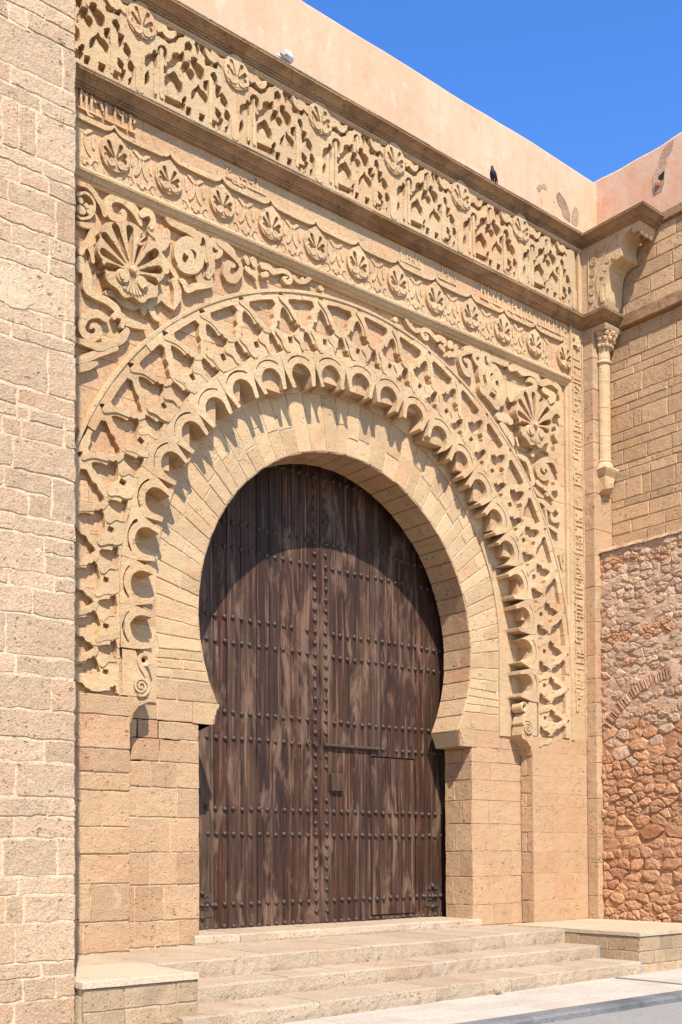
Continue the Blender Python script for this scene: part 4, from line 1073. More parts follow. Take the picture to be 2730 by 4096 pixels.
# ---- cornices
def cprof(z, p=.16): return [(-.12, z + .02), (p - .02, z + .012), (p, z - .004), (p, z - .034), (p - .02, z - .042), (p - .055, z - .062), (p - .085, z - .095), (p - .097, z - .112), (p - .115, z - .114), (p - .115, z - .136), (p - .135, z - .14), (p - .135, z - .162), (p - .16, z - .168), (-.12, z - .17)]
for z, nm, yc in ((12.035, 'upper_cornice', -1.19), (10.64, 'middle_cornice', -.42)):
    pr = cprof(z); run(nm + '_stone', pr, -5.2, 4.2, 'cornice', .7, 1.3)
    V, Fc = sweep(pr, [(4.2015, 0), (5.02, 0), (5.02, yc), (5.5, yc)]); mk(nm + '_return', V, Fc, 'cornice', gt)
    # weathered top bed
    tp = [(.0, z + .0195), (.135, z + .0135), (.162, z + .002), (.163, z - .016), (.12, z - .01), (0, z + .0)]
    xj = joints(-5.2, 4.2, .7, 1.5)
    for a0, a1 in zip(xj[:-1], xj[1:]):
        d = rnd.uniform(.0, .006); V, Fc = sweep([(q + d * .5, w + d + .003) for q, w in tp], [(a0 + .002, 0), (a1 - .002, 0)]); mk('weathered_edge', V, Fc, 'corntop', gt)
    V, Fc = sweep([(q, w + .003) for q, w in tp], [(4.2, 0), (5.02, 0), (5.02, yc), (5.5, yc)]); mk('weathered_edge', V, Fc, 'corntop', gt)
box('frieze_head', -5.2, 5.02, .004, .12, 11.865, 11.90, 'cornice', gt)
box('frieze_head', -5.2, 5.02, .006, .12, 10.48, 10.56, 'cornice', gt)

# ---- piers
PL = [(.46, .82), (.82, 1.26), (1.26, 1.60), (1.60, 1.92), (1.92, 2.34), (2.34, 2.55), (2.55, 2.83), (2.83, 3.22), (3.22, 3.46)]
for s in (-1, 1):
    for z0, z1 in PL:
        xe = 3.63 if z0 < 3.1 else 3.60
        xj = joints(xe, 5.02, .35, .85)
        for a0, a1 in zip(xj[:-1], xj[1:]):
            slab('pier_block', rect(min(s * a0, s * a1), max(s * a0, s * a1), z0, z1), PY_(.0), 'smooth' if s > 0 else 'ashlar', gt, front=rnd.uniform(-.004, .003) * (.3 if s > 0 else 1), back=.05, ch=.003 if s > 0 else .009, jit=.002 if s > 0 else .006, gap=.0006 if s > 0 else .006, seg=.14)
        w = rnd.random() < .5
        for y0, y1 in ([(.006, .264)] if w else [(.006, .14), (.14, .264)]):
            if s > 0: slab('pier_block', rect(-y1, -y0, z0, z1), PX_(3.634), 'ashlar', gt, front=rnd.uniform(-.008, .004), back=.03, ch=.012, jit=.008, gap=.002, seg=.08)
            else: slab('pier_block', rect(y0, y1, z0, z1), PXr(-3.634), 'ashlar', gt, back=.03, gap=.002)
# corner pilaster
box('pilaster_core', 5.03, 5.6, -.208, .9, .3, 10.6, 'mortarR', gt)
zj = cour(.46, 10.47, .38, .62)
for z0, z1 in zip(zj[:-1], zj[1:]):
    slab('pilaster_block', rect(.004, .216, z0, z1), PX_(5.02), 'ashlar', gt, front=rnd.uniform(-.003, .003), back=.03, ch=.009, jit=.004, gap=.002)
    xj = joints(5.024, 5.5, .2, .6)
    for a0, a1 in zip(xj[:-1], xj[1:]): slab('pilaster_block', rect(a0, a1, z0, z1), PY_(-.22), 'ashlar', gt, front=rnd.uniform(-.003, .003), back=.03, ch=.008, jit=.004, gap=.003)
# engaged colonnette with capital and carved foot
cx_ = 5.265
for z0, z1 in ((8.22, 8.62), (8.62, 9.1), (9.1, 9.55), (9.55, 9.86)):
    V, Fc = lathe([(.118, z0 + .002), (.12, z0 + .006), (.12, z1 - .006), (.118, z1 - .002)], 14, 'z', (cx_, -.24, 0), (math.pi, 2 * math.pi)); mk('shaft_drum', V, Fc, 'carved', gt, smooth=False)
V, Fc = lathe([(.12, 9.855), (.145, 9.865), (.15, 9.885), (.14, 9.905), (.118, 9.91), (.118, 10.06), (.13, 10.1), (.16, 10.2), (.19, 10.3), (.2, 10.37)], 16, 'z', (cx_, -.24, 0), (math.pi, 2 * math.pi)); cp_ = mk('capital', V, Fc, 'carved', gt)
for row, (zc, rr, n_, w) in enumerate(((10.15, .155, 7, .036), (10.26, .185, 6, .042), (10.34, .205, 5, .05))):
    for i in range(n_):
        a = math.pi + (i + .5 + (row % 2) * .1) * math.pi / n_
        px_, py_ = cx_ + rr * math.cos(a), -.24 + rr * math.sin(a)
        V, Fc = lathe([(0, -w), (w * .7, -w * .7), (w, 0), (w * .75, w * .6), (w * .4, w * .7), (0, w * .3)], 8, 'z', (px_, py_, zc)); mk('capital_leaf', V, Fc, 'carved', cp_)
V, Fc = sweep([(-.1, 10.47), (.0, 10.47), (.012, 10.45), (.0, 10.41), (-.02, 10.375), (-.1, 10.37)], [(5.04, -.2), (5.04, -.46), (5.48, -.46), (5.48, -.2)]); mk('abacus', [(x, y, z) for x, y, z in V], Fc, 'carved', gt)
box('abacus_core', 5.05, 5.47, -.45, -.21, 10.38, 10.47, 'carved', gt)
V, Fc = lathe([(.12, 8.225), (.135, 8.21), (.135, 8.19), (.125, 8.18), (.15, 8.13), (.17, 8.08)], 14, 'z', (cx_, -.24, 0), (math.pi, 2 * math.pi)); ft = mk('colonnette_foot', V, Fc, 'carved', gt)
V, Fc = sweep([(-.15, 8.08), (.0, 8.08), (.012, 8.05), (0, 8.02), (-.03, 7.97), (-.06, 7.92), (-.15, 7.92)], [(5.09, -.2), (5.09, -.40), (5.44, -.40), (5.44, -.2)]); mk('foot_plinth', V, Fc, 'carved', ft)
V = [(5.13, -.21, 7.92), (5.40, -.21, 7.92), (5.40, -.36, 7.92), (5.13, -.36, 7.92), (5.14, -.21, 7.66), (5.39, -.21, 7.66), (5.37, -.30, 7.67), (5.15, -.33, 7.72), (5.26, -.38, 7.80)]
mk('carved_beast_foot', V, [[0, 1, 2, 3], [0, 3, 7, 4], [3, 8, 7], [3, 2, 8], [2, 6, 8], [8, 6, 7], [1, 5, 6, 2], [4, 7, 6, 5]], 'carved', ft)
for i in range(6):
    s_ = [(5.15 + i * .035, 7.70 + i * .012, .009), (5.17 + i * .035, 7.88, .012)]
    relief('carved_fold', sd_stroke(s_), bbox(np.array(s_), .02), PY_(-.36), 'carved', ft, front=-.015, back=.03, res=.008, wob=0)
# console bracket under the upper cornice
prof = [(0.05, 10.655), (-.42, 10.655), (-.455, 10.75), (-.49, 10.85), (-.50, 10.98), (-.505, 11.1), (-.525, 11.22), (-.55, 11.31), (-.60, 11.375), (-.68, 11.405), (-.80, 11.42), (-.815, 11.44), (-.81, 11.50), (-.795, 11.57), (-.80, 11.64), (-.83, 11.71), (-.88, 11.76), (-.95, 11.79), (-1.03, 11.80), (-1.03, 11.72), (-1.12, 11.72), (-1.16, 11.78), (-1.17, 11.87), (.05, 11.87)]
V = [(5.02, y, z) for y, z in prof] + [(5.46, y, z) for y, z in prof]; m = len(prof)
cons = mk('console_bracket', V, [list(range(m)), list(range(m, 2 * m))[::-1]] + [[i, i + m, (i + 1) % m + m, (i + 1) % m] for i in range(m)], 'carved', gt)
for i in range(3):
    V, Fc = lathe([(0, -.06), (.035, -.06), (.045, -.04), (.045, .04), (.035, .06), (0, .06)], 10, 'y', (5.12 + i * .12, -1.10, 11.69)); mk('bracket_roll', V, Fc, 'cornice', cons)
# carved side panel of the console (vines), on the face towards the arch
pm = PX_(5.02)
fr_ = [(-.0 + .15, 10.80, .010), (.15, 11.83, .010), (.74, 11.845, .010)]
relief('panel_fillet', sd_stroke(fr_), bbox(np.array(fr_), .03), pm, 'carved', cons, front=-.012, back=.02, res=.01)
c2 = smooth_line([(.28, 10.80, .012), (.33, 10.95, .012), (.31, 11.15, .012), (.36, 11.35, .012), (.46, 11.55, .012), (.58, 11.70, .012), (.74, 11.82, .012)])
relief('panel_fillet', sd_stroke(c2), bbox(c2, .03), pm, 'carved', cons, front=-.014, back=.02, res=.01)
c3 = smooth_line([(.44, 10.82, .03), (.42, 10.95, .028), (.44, 11.08, .02), (.47, 11.10, .014)])
relief('scroll_carving', sd_stroke(c3), bbox(c3, .05), pm, 'carved', cons, front=-.03, back=.02, res=.01)
for (a, b, r) in ((.21, 10.93, .045), (.22, 11.07, .05), (.22, 11.23, .055), (.24, 11.4, .06), (.26, 11.57, .07), (.34, 11.70, .07), (.46, 11.76, .05), (.44, 11.27, .04), (.5, 11.36, .045), (.55, 11.47, .04), (.68, 11.49, .05), (.40, 10.72, .05)):
    sp = circ_stroke(a, b, .006, r, 0, 3.6 * math.pi, .008, .012, 34); relief('vine_curl', sd_stroke(sp), bbox(sp, .02), pm, 'carved', cons, front=-.016, back=.02, res=.009, wob=.001)

# ================================================================== PARAPETS
def parapet(name, label, x0, x1, y0, y1, z0, z1, face):
    """rounded-top rendered parapet; face 'y' towards the street, 'x' towards the gate"""
    n = 40; pr = [(0, z0), (0, z1 - .05), (.02, z1 - .018), (.06, z1), (.4, z1), (.46, z1 - .04), (.46, z0)]; V = []
    L = (x1 - x0) if face == 'y' else (y1 - y0)
    for i in range(n + 1):
        t = i / n; wv = .014 * math.sin(t * 9.1) + .008 * math.sin(t * 23 + 1) + rnd.uniform(-.004, .004)
        for d, z in pr:
            zz_ = z + (wv if z > z0 + .1 else 0)
            V.append((x0 + L * t, y0 + d, zz_) if face == 'y' else (x0 + d, y0 + L * t, zz_))
    m = len(pr); Fc = [[i * m + j, (i + 1) * m + j, (i + 1) * m + j + 1, i * m + j + 1] for i in range(n) for j in range(m - 1)] + [list(range(m)), [n * m + j for j in range(m)]]
    o = mk(name, V, Fc, 'plaster'); tag(o, label, 'parapet'); return o
pg = parapet('parapet_wall', 'peach plastered parapet above the carved gate frieze, with both pigeons below its top', -5.6, 5.502, .035, 0, 12.03, 13.26, 'y')
pr_ = parapet('parapet_wall', 'orange plastered parapet on the right-hand tower with a long crack of bare rubble', 5.503, 0, -2.5, .5, 12.0, 13.29, 'x')
def scar(pts, mpf, par, mat='patchst', front=-.006):
    P = np.array(pts); f0 = sd_poly(P)
    return relief('bare_patch', lambda a, b: f0(a, b) + .012 * n2(a * 2.2, b * 2.2), bbox(P, .06), mpf, mat, par, front=front, back=.02, res=.014, wob=0)
ZS = (2000, 700, 400 / 1568)
def tq(pts): return [tuple(onY(ZS[0] + x * ZS[2], ZS[1] + y * ZS[2], .035)[[0, 2]]) for x, y in pts][::-1]
for p in ([(570, 190), (640, 150), (675, 190), (620, 270)], [(670, 130), (700, 120), (745, 200), (720, 240), (680, 200)], [(890, 260), (940, 270), (1010, 370), (1070, 500), (1110, 610), (1100, 740), (1000, 640), (940, 500), (900, 400), (885, 320)],
          [(1130, 600), (1160, 510), (1190, 480), (1240, 560), (1235, 660), (1250, 760), (1200, 800), (1120, 730)], [(840, 400), (865, 405), (860, 430), (840, 425)], [(640, 350), (665, 370), (675, 450), (650, 430)]):
    scar(tq(p), PY_(.035), pg)
ZT = (2130, 400, 600 / 1283)
def tx(pts): return [(-onX(ZT[0] + x * ZT[2], ZT[1] + y * ZT[2], 5.503)[1], onX(ZT[0] + x * ZT[2], ZT[1] + y * ZT[2], 5.503)[2]) for x, y in pts]
scar(tx([(1150, 380), (1215, 335), (1200, 420), (1150, 500), (1140, 600), (1130, 700), (1110, 780), (1035, 820), (1030, 640), (1075, 580), (1100, 480)]), PX_(5.503), pr_)
scar(tx([(1085, 660), (1135, 600), (1130, 670), (1095, 690)]), PX_(5.503), pr_, 'dark', -.012)
pp = np.array(tx([(1080, 720)]))[0]
slab('loose_stone', [(pp[0] + .05 * math.cos(t) * rnd.uniform(.8, 1.1), pp[1] + .055 * math.sin(t) * rnd.uniform(.8, 1.1)) for t in np.linspace(0, 6.28, 9)[:-1]], PX_(5.503), 'plinth', pr_, front=-.04, back=.02, ch=.02)

# ================================================================== RIGHT TOWER
tr_ = thing('stone_tower', 'brownish ashlar tower with string course, its side wall meeting the carved gate at a corner', 'tower', (7, -1, -.15))
box('wall_core', 5.514, 9.5, -2.488, 1.5, -.2, 12.0, 'mortarR', tr_)
CZ = [6.60, 6.98, 7.19, 7.43, 7.56, 7.89, 8.06, 8.17, 8.41, 8.56, 8.73, 9.04, 9.18, 9.32, 9.64, 9.79, 9.94, 10.22, 10.45]
JJ = {7.43: [.46, .98], 7.56: [.5, .83, 1.0], 7.89: [.58, .99, 1.5], 8.06: [.55, 1.0, 1.4], 8.17: [.46, .93], 8.41: [.33, .83], 8.56: [.46, 1.0, 1.46], 8.73: [.66, .82, 1.33], 9.04: [.58, 1.4], 9.18: [.77, 1.33], 9.32: [.28, .86]}
for z0, z1 in zip(CZ[:-1], CZ[1:]):
    js = JJ.get(z0)
    if js: yj = [.21] + js + [j for j in joints(js[-1] + rnd.uniform(.4, .8), 2.5, .4, .8)]
    else: yj = joints(.21, 2.5, .3, .75)
    for a0, a1 in zip(yj[:-1], yj[1:]): slab('stone_block', rect(a0, a1, z0, z1), PX_(5.5), 'towerR', tr_, front=rnd.uniform(-.006, .004), back=.03, ch=.009, jit=.005, gap=.0075, seg=.13)
zz = cour(10.67, 11.94, .2, .34)
for z0, z1 in zip(zz[:-1], zz[1:]):
    yj = joints(.21, 2.5, .3, .8)
    for a0, a1 in zip(yj[:-1], yj[1:]): slab('stone_block', rect(a0, a1, z0, z1), PX_(5.5), 'towerR', tr_, front=rnd.uniform(-.006, .004), back=.03, ch=.009, jit=.005, gap=.0075, seg=.13)
for z0, z1, y0, pj in ((10.45, 10.66, .43, .11), (11.945, 12.10, 1.2, .05)):
    yj = joints(y0, 2.6, .5, .9)
    for a0, a1 in zip(yj[:-1], yj[1:]): slab('string_course', rect(a0, a1, z0, z1), PX_(5.5), 'cornice', tr_, front=-pj + rnd.uniform(-.006, .006), back=.03, ch=.015, jit=.006, gap=.001, seg=.1)
HR2 = []
zz = cour(-.15, 12, .28, .45)
for z0, z1 in zip(zz[:-1], zz[1:]):
    xj = joints(5.5, 9.5, .5, 1.1)
    for a0, a1 in zip(xj[:-1], xj[1:]): HR2.append(slab('stone_block', rect(a0, a1, z0, z1), PY_(-2.5), 'towerR', tr_, back=.03, gap=.008, seg=.6))

join_stuff('front_blocks', HR2, 'towerR', tr_)
# ================================================================== RUBBLE WALL
rw = thing('rubble_wall', 'rough rubble stone facing on the lower right tower, orange clay below and grey stones above', 'wall', (5.3, -1.2, .4))
RX = 5.14
V = []
ny, nz_ = 30, 60
for i in range(ny + 1):
    for j in range(nz_ + 1):
        a = .215 + (2.49 - .215) * i / ny; z = -.12 + (6.66 + .12) * j / nz_
        V.append((RX + .016 + .018 * float(n2(np.array(a * 1.3), np.array(z * 1.3))), -a, z))
Fc = [[i * (nz_ + 1) + j, (i + 1) * (nz_ + 1) + j, (i + 1) * (nz_ + 1) + j + 1, i * (nz_ + 1) + j + 1] for i in range(ny) for j in range(nz_)]
mesh_ = mk('clay_bedding', V, Fc, 'clay', rw).data
mesh_.materials.append(M['claypale'])
for i, p in enumerate(mesh_.polygons):
    zc = (i % nz_) / nz_ * 6.78 - .12
    if zc + .25 * math.sin(i // nz_ * 1.3) > 3.55: p.material_index = 1
box('wall_core', RX + .06, 5.52, -2.485, -.225, -.15, 6.66, 'clay', rw)
V, Fc = [], []
for i in range(25):
    a = .217 + (2.48 - .217) * i / 24
    for x, z in ((RX - .03, 6.63), (RX - .025, 6.675), (RX + .03, 6.695), (5.5, 6.70)): V.append((x + rnd.uniform(-.006, .006), -a, z + rnd.uniform(-.008, .008)))
Fc = [[i * 4 + j, (i + 1) * 4 + j, (i + 1) * 4 + j + 1, i * 4 + j + 1] for i in range(24) for j in range(3)]
mk('wall_capping', V, Fc, 'claypale', rw)
# stones: relaxed Voronoi of jittered rows
seeds = []; z = .40
while z < 6.66:
    hgt = rnd.uniform(.09, .18) if z > 3.4 else rnd.uniform(.09, .22); a = .215 - rnd.uniform(0, .1)
    while a < 2.5:
        L = hgt * rnd.choice([rnd.uniform(.6, 1.2), rnd.uniform(1.0, 1.8), rnd.uniform(1.6, 3.0)]); seeds.append((a + L / 2, z + hgt / 2 + rnd.uniform(-.055, .055), hgt)); a += L
    z += hgt
arc_c = (1.75, 2.75); 
def in_arc(a, z): r = math.hypot(a - arc_c[0], (z - arc_c[1])); return 1.60 < r < 1.84 and a < 2.0 and z > 3.6
def clip(poly, n, c):
    out = []
    for i in range(len(poly)):
        p, q = poly[i - 1], poly[i]; dp, dq = p[0] * n[0] + p[1] * n[1] - c, q[0] * n[0] + q[1] * n[1] - c
        if dp <= 0 < dq or dq <= 0 < dp:
            t = dp / (dp - dq); out.append((p[0] + (q[0] - p[0]) * t, p[1] + (q[1] - p[1]) * t))
        if dq <= 0: out.append(q)
    return out
stuffV, stuffF = [], []; ALLS = []
arr = np.array([(a, z) for a, z, h in seeds]); AS = np.array([1., 2.0])
for i, (a, z, h) in enumerate(seeds):
    if in_arc(a, z) or a > 2.46 or z > 6.6: continue
    d = np.hypot(*((arr - arr[i]) * AS).T); nb = np.argsort(d)[1:16]
    poly = [(a - .4, z - .3), (a + .4, z - .3), (a + .4, z + .3), (a - .4, z + .3)]
    for j in nb:
        n = (arr[j] - arr[i]) * AS ** 2; m = (arr[i] + arr[j]) / 2; poly = clip(poly, n, n @ m)
        if len(poly) < 3: break
    for n, c in (((-1, 0), -.222), ((1, 0), 2.48), ((0, 1), 6.645), ((0, -1), -.36)): poly = clip(poly, n, c) if len(poly) > 2 else poly
    if len(poly) < 3: continue
    P = np.array(poly); c = P.mean(0); ar = .5 * abs(sum(P[q - 1][0] * P[q][1] - P[q][0] * P[q - 1][1] for q in range(len(P))))
    if ar < .0035: continue
    # rounded outline sampled by angle
    n = 10; pts = []
    for q in range(n):
        t = q / n * 6.283 + rnd.uniform(-.15, .15); dx, dz = math.cos(t), math.sin(t); best = 9
        for e in range(len(P)):
            p0, p1 = P[e - 1] - c, P[e] - c; det = dx * (p1[1] - p0[1]) - dz * (p1[0] - p0[0])
            if abs(det) < 1e-9: continue
            u = (p0[0] * (p1[1] - p0[1]) - p0[1] * (p1[0] - p0[0])) / det; v = (p0[0] * dz - p0[1] * dx) / det
            if u > 0 and -.001 <= v <= 1.001: best = min(best, u)
        low = z < 3.4
        pts.append(c + np.array([dx, dz]) * min(best, .3) * rnd.uniform(.87, 1.06))
    pts = np.array(pts); pr1 = rnd.uniform(.018, .055) * (1.1 if z < 3.4 else .75)
    X0 = RX + .03
    def ring(f, dep, j): return [(X0 - dep + rnd.uniform(-j, j), -(c[0] + (p[0] - c[0]) * f), c[1] + (p[1] - c[1]) * f) for p in pts]
    V = ring(1, -.02, 0) + ring(.985, pr1 * .6, .008) + ring(.88, pr1 * .95, .006) + ring(.5, pr1 + .004, .009) + [(X0 - pr1 - .004, -c[0], c[1])]
    Fc = []
    for q in range(n):
        w = (q + 1) % n
        Fc += [[q, w, n + w, n + q], [n + q, n + w, 2 * n + w, 2 * n + q], [2 * n + q, 2 * n + w, 3 * n + w, 3 * n + q], [3 * n + q, 3 * n + w, 4 * n]]
    mt = 'rubU' if z + rnd.uniform(-.5, .5) > 3.5 else 'plinth'
    ALLS.append((ar if a < 1.95 else 0, V, Fc, mt))
ALLS.sort(key=lambda q: -q[0])
for q, (ar, V, Fc, mt) in enumerate(ALLS):
    if q < 295 and ar: mk('rubble_stone', V, Fc, mt, rw)
    else: b = len(stuffV); stuffV += V; stuffF += [[v + b for v in f] for f in Fc]
o = mk('rubble_infill', stuffV, stuffF, 'plinth', rw); o['kind'] = 'stuff'
t = math.radians(178)
while t > math.radians(96):
    dt = rnd.uniform(.018, .034); r0, r1 = 1.615 + rnd.uniform(-.01, .02), 1.80 + rnd.uniform(-.03, .02)
    q = [(arc_c[0] + r * math.cos(u), arc_c[1] + r * math.sin(u)) for u, r in ((t, r0), (t - dt, r0), (t - dt, r1), (t, r1))]
    A = sum(q[i][0] * q[(i + 1) % 4][1] - q[(i + 1) % 4][0] * q[i][1] for i in range(4))
    if min(p[0] for p in q) > .225 and q[0][1] > 3.55: slab('arch_brick', q if A > 0 else q[::-1], PX_(RX), 'brick', rw, front=rnd.uniform(-.03, .0), back=.05, ch=.006, jit=.004, gap=.003, seg=.1)
    t -= dt + .006

# ================================================================== BENCHES
def bench(name, label, x0, x1, y0, y1, zt, side):
    b = thing(name, label, 'bench', ((x0 + x1) / 2, y0, PAV))
    box('masonry_core', x0 + .014, x1 - .014, y0 + .014, y1, PAV - .05, zt - .02, 'mortar', b)
    xj = joints(x0 - .015, x1, .55, 1.0)
    for a0, a1 in zip(xj[:-1], xj[1:]):
        yj = [y0 - .02, (y0 + y1) / 2 + rnd.uniform(-.2, .2), y1]
        for q0, q1 in zip(yj[:-1], yj[1:]): slab('cap_slab', rect(a0, a1, q0, q1), PZ_(zt), 'cap', b, front=rnd.uniform(-.003, .003), back=.06, ch=.006, jit=.003, gap=.002, seg=.3)
    zz = [PAV - .02, PAV + .12, PAV + .30, zt - .062]
    for z0, z1 in zip(zz[:-1], zz[1:]):
        xj = joints(x0, x1, .25, .6)
        for a0, a1 in zip(xj[:-1], xj[1:]): slab('bench_block', rect(a0, a1, z0, z1), PY_(y0), 'bench', b, front=rnd.uniform(-.005, .004), back=.04, ch=.009, jit=.006, gap=.004, seg=.12)
        yj = joints(y0 + .004, y1, .3, .6)
        for a0, a1 in zip(yj[:-1], yj[1:]):
            if side > 0: slab('bench_block', rect(a0, a1, z0, z1), PXr(x1), 'bench', b, back=.04, gap=.004)
            else: slab('bench_block', rect(-a1, -a0, z0, z1), PX_(x0), 'bench', b, front=rnd.uniform(-.005, .004), back=.04, ch=.009, jit=.006, gap=.004, seg=.12)
    return b
bench('stone_bench', 'low masonry bench with pale capping in the corner beside the plain tower', -5.55, -4.36, -2.62, -.02, .475, 1)
bench('stone_bench', 'low masonry bench with pale capping at the foot of the rubble wall', 3.0, 7.6, -2.42, -.02, .475, -1)
# cement fillets where the steps meet the bench
o = box('cement_fillet', 2.955, 2.998, -2.45, -2.40, PAV, .06, 'cement', st)
o = box('cement_fillet', 2.955, 2.998, -1.745, -1.70, .07, .24, 'cement', st)

# ================================================================== DOOR
def stud_mesh():
    V, Fc = lathe([(.035, 0), (.033, .012), (.025, .026), (.011, .034), (0, .036)], 10, 'y'); me = bpy.data.meshes.new('stud'); me.from_pydata(V, [], Fc); me.materials.append(M['iron']); me.polygons.foreach_set('use_smooth', [True] * len(me.polygons)); return me
STUD = stud_mesh()
ROWS = [.60, .905, 1.87, 2.22, 3.20, 3.555, 4.53, 4.875, 5.85, 6.20, 7.17]
leafL = thing('door_leaf', 'left leaf of the dark studded wooden gate door', 'door', (-1.3, YD, .57), 'studded gate door leaves')
leafR = thing('door_leaf', 'right leaf of the dark studded wooden gate door, with wicket, bolt and lock box', 'door', (1.45, YD, .57), 'studded gate door leaves')
PLK = [-2.74, -2.5, -2.26, -2.02, -1.76, -1.53, -1.3, -1.03, -.81, -.58, -.41, -.25, -.12, .13]
PRK = [.15, .38, .67, .88, 1.11, 1.31, 1.53, 1.75, 2.06, 2.27, 2.51, 2.74]
def plank(leaf, x0, x1, z0, z1, dy=0.):
    V = []; y = YD + rnd.uniform(-.007, .007) + dy
    for z in (z0, z1):
        V += [(x0 + .0035, y + .05, z), (x0 + .0035, y + .008, z), (x0 + .008, y, z), (x1 - .008, y, z), (x1 - .0035, y + .008, z), (x1 - .0035, y + .05, z)]
    mk('wicket_plank' if dy else 'plank', V, [[i, i + 1, 7 + i, 6 + i] for i in range(5)] + [[0, 5, 4, 3, 2, 1], [6, 7, 8, 9, 10, 11]], 'wood', leaf)
for x0, x1 in zip(PLK[:-1], PLK[1:]): plank(leafL, x0, x1, .575, 7.55)
for x0, x1 in zip(PRK[:-1], PRK[1:]):
    if 1.1 < x0 < 2.05: plank(leafR, x0 + (.012 if x0 < 1.2 else 0), x1 - (.012 if x1 > 2.0 else 0), .655, 3.07, .010); plank(leafR, x0, x1, 3.092, 7.55); plank(leafR, x0, x1, .575, .630)
    else: plank(leafR, x0, x1, .575, 7.55)
box('backing', -2.74, .135, YD + .05, YD + .12, .575, 7.5, 'wood', leafL); box('backing', .145, 2.74, YD + .05, YD + .12, .575, 7.5, 'wood', leafR)
def vis(x, z):   # seen through the opening from the street (with margin)
    w = 2.85 if z < 3.5 else math.sqrt(max(0, 2.95 ** 2 - (z - ZC) ** 2)); return abs(x) < w
for z in ROWS:
    for leaf, a0, a1, n in ((leafL, -2.6, .02, 19), (leafR, .225, 2.62, 18)):
        for i in range(n):
            x = a0 + (a1 - a0) * i / (n - 1) + rnd.uniform(-.008, .008)
            if not vis(x, z) or (leaf is leafR and abs(z - 3.2) < .01 and x < 1.28): continue
            if rnd.random() < .02: continue
            mk('stud', None, None, None, leaf, mesh=STUD, at=(x + rnd.uniform(-.006, .006), YD - .002, z + rnd.uniform(-.010, .010)))
for leaf, x in ((leafL, .02), (leafR, .225)):
    z = .75
    for z0, z1 in zip(ROWS[:-1], ROWS[1:]):
        n = 1 if z1 - z0 < .5 else int((z1 - z0) / .165)
        for i in range(1, n + (0 if n == 1 else 1) + (1 if n == 1 else 0)):
            zz_ = z0 + (z1 - z0) * i / (n + 1)
            if leaf is leafR and (2.45 < zz_ < 2.85): continue
            mk('stud', None, None, None, leaf, mesh=STUD, at=(x + rnd.uniform(-.006, .006), YD - .002, zz_))
box('astragal', .118, .150, YD - .012, YD + .03, .575, 7.5, 'wood', leafL)
# bolt, lock box, wicket edge
V, Fc = lathe([(0, .17), (.03, .17), (.034, .19), (.026, .2), (.026, .68), (.034, .69), (.034, .72), (.026, .73), (.026, 1.2), (.036, 1.21), (.036, 1.24), (0, 1.25)], 12, 'x', (0, YD - .035, 3.20)); mk('bolt', V, Fc, 'iron', leafR)
V = [(.27, YD + .002, 2.51), (.52, YD + .002, 2.51), (.52, YD + .002, 2.79), (.27, YD + .002, 2.79), (.285, YD - .06, 2.53), (.505, YD - .06, 2.53), (.505, YD - .06, 2.77), (.285, YD - .06, 2.77)]
lk = mk('lock_box', V, [[4, 5, 6, 7], [0, 1, 5, 4], [1, 2, 6, 5], [2, 3, 7, 6], [3, 0, 4, 7]], 'wood', leafR)
box('keyhole', .42, .43, YD - .0615, YD - .055, 2.62, 2.66, 'dark', lk)
for x in (-.13, .0):
    V, Fc = lathe([(.03, .0), (.034, .05), (.026, .055), (.012, .05), (.012, .03)], 10, 'y', (x, YD, 3.2)); mk('staple', V, Fc, 'iron', leafL)
for leaf, cx_, in ((leafL, -1.96), (leafR, 2.40)):
    cz_ = .905; s = -1 if leaf is leafL else 1
    def hsd(x, z):
        a = np.arctan2(z - cz_, x - cx_); r = np.hypot((x - cx_) * 1.0, (z - cz_)); d = np.abs(r - (.165 + .02 * np.cos(8 * a))) - .034
        d = np.minimum(d, np.hypot(x - cx_, z - cz_) - .045)
        d = np.minimum(d, np.maximum(np.abs(z - cz_) - .018, np.abs(x - cx_ - s * .2) - .16))
        d = np.minimum(d, np.maximum(np.abs(np.abs(z - cz_) - .05) - .010, np.abs(x - cx_ + s * .06) - .09)); return d
    h = relief('hinge_plate', hsd, (cx_ - .4, cx_ + .4, cz_ - .24, cz_ + .24), PY_(YD), 'iron', leaf, front=-.016, back=.004, res=.008, wob=0)
    for dx, dz in ((0, 0), (0, .165), (0, -.165), (.165, 0), (-.165, 0), (.30 * s, 0)): mk('hinge_stud', None, None, None, h, mesh=STUD, at=(cx_ + dx, YD - .018, cz_ + dz))

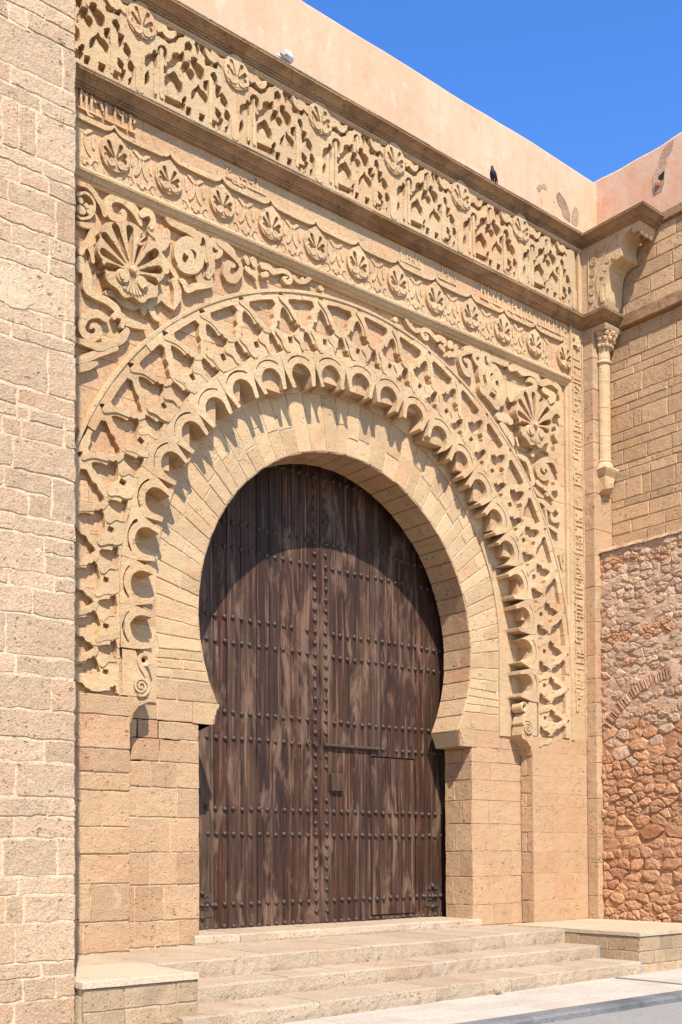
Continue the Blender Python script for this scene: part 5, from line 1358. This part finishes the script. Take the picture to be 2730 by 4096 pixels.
# ================================================================== PIGEONS
def loft(rings, n=14):
    V, Fc = [], []
    for (x, z, ry, rz, tilt) in rings:
        for i in range(n):
            a = 2 * math.pi * i / n; V.append((x - math.sin(tilt) * rz * math.sin(a), ry * math.cos(a), z + math.cos(tilt) * rz * math.sin(a)))
    for k_ in range(len(rings) - 1):
        for i in range(n): j = (i + 1) % n; Fc.append([k_ * n + i, k_ * n + j, (k_ + 1) * n + j, (k_ + 1) * n + i])
    Fc += [list(range(n))[::-1], [(len(rings) - 1) * n + i for i in range(n)]]
    return V, Fc
def bird(label, mat, loc, rz, upright, tuck):
    t = thing('pigeon', label, 'pigeon', loc, 'pigeons on the upper cornice')
    if tuck:   # resting, head drawn in
        rg = [(-.175, .055, .012, .004, 0), (-.12, .062, .026, .010, 0), (-.07, .075, .045, .034, .1), (-.01, .092, .062, .056, .2), (.05, .108, .062, .062, .35), (.085, .125, .05, .052, .6), (.085, .155, .036, .036, 1.1), (.078, .178, .03, .030, 1.45), (.078, .200, .026, .024, 1.5), (.08, .216, .014, .012, 1.55)]
        hd = (.108, .192)
    else:
        rg = [(-.16, -.01, .012, .004, .9), (-.12, .03, .026, .010, .9), (-.075, .075, .042, .034, .8), (-.03, .12, .055, .054, .7), (.015, .155, .056, .058, .8), (.04, .19, .042, .045, 1.1), (.045, .222, .028, .029, 1.35), (.046, .246, .025, .026, 1.45), (.048, .262, .022, .021, 1.5), (.05, .274, .010, .009, 1.55)]
        hd = (.074, .25)
    cs, sn = math.cos(rz), math.sin(rz)
    BS = 1.0 if tuck else .88
    R = lambda V: [(loc[0] + BS * (x * cs - y * sn), loc[1] + BS * (x * sn + y * cs), loc[2] + BS * z) for x, y, z in V]
    V, Fc = loft(rg); mk('body', R(V), Fc, mat, t, smooth=True)
    V, Fc = loft([(0, 0, .006, .006, 0), (.012, -.002, .004, .004, 0), (.024, -.006, .001, .001, 0)], 8); mk('beak', R([(x + hd[0] - .004, y, z + hd[1]) for x, y, z in V]), Fc, 'beak', t)
    for s in (-1, 1):
        V, Fc = lathe([(0, -.004), (.004, 0), (0, .004)], 8, 'z', (hd[0] - .016, s * .0235, hd[1] + .008)); mk('eye', R(V), Fc, 'eye', t)
        if tuck: wg = [(-.16, .066, .006, .006, 0), (-.10, .085, .008, .03, .1), (-.02, .105, .010, .042, .2), (.05, .115, .008, .03, .3), (.075, .12, .003, .01, .4)]; off = .056
        else: wg = [(-.13, .012, .004, .006, .9), (-.085, .07, .008, .028, .85), (-.03, .125, .009, .040, .8), (.01, .16, .006, .03, .8), (.025, .175, .002, .01, .8)]; off = .05
        V, Fc = loft(wg, 10); mk('wing', R([(x, y + s * off, z) for x, y, z in V]), Fc, mat, t, smooth=True)
        fx = .0 if tuck else -.01
        V, Fc = lathe([(.005, 0), (.004, .05), (.007, .075)], 6, 'z', (fx, s * .022, 0)); 
        V += [(fx - .004, s * .022 - .004, 0), (fx + .03, s * .022 - .014, .002), (fx + .036, s * .022, .002), (fx + .03, s * .022 + .014, .002), (fx - .012, s * .022, .002)]; b = len(V) - 5
        Fc += [[b, b + 1, b + 2], [b, b + 2, b + 3], [b, b + 3, b + 4]]; mk('leg', R(V), Fc, 'beak', t)
    return t
w0 = onY(1142, 230, -.08); d0 = onY(1966, 700, -.08)
bird('white pigeon resting on the upper cornice, facing along the wall', 'dove', (w0[0], -.115, 12.062), math.radians(20), False, True)
bird('dark slate pigeon perched upright on the upper cornice edge', 'pigeon', (d0[0], -.12, 12.062), math.radians(205), True, False)
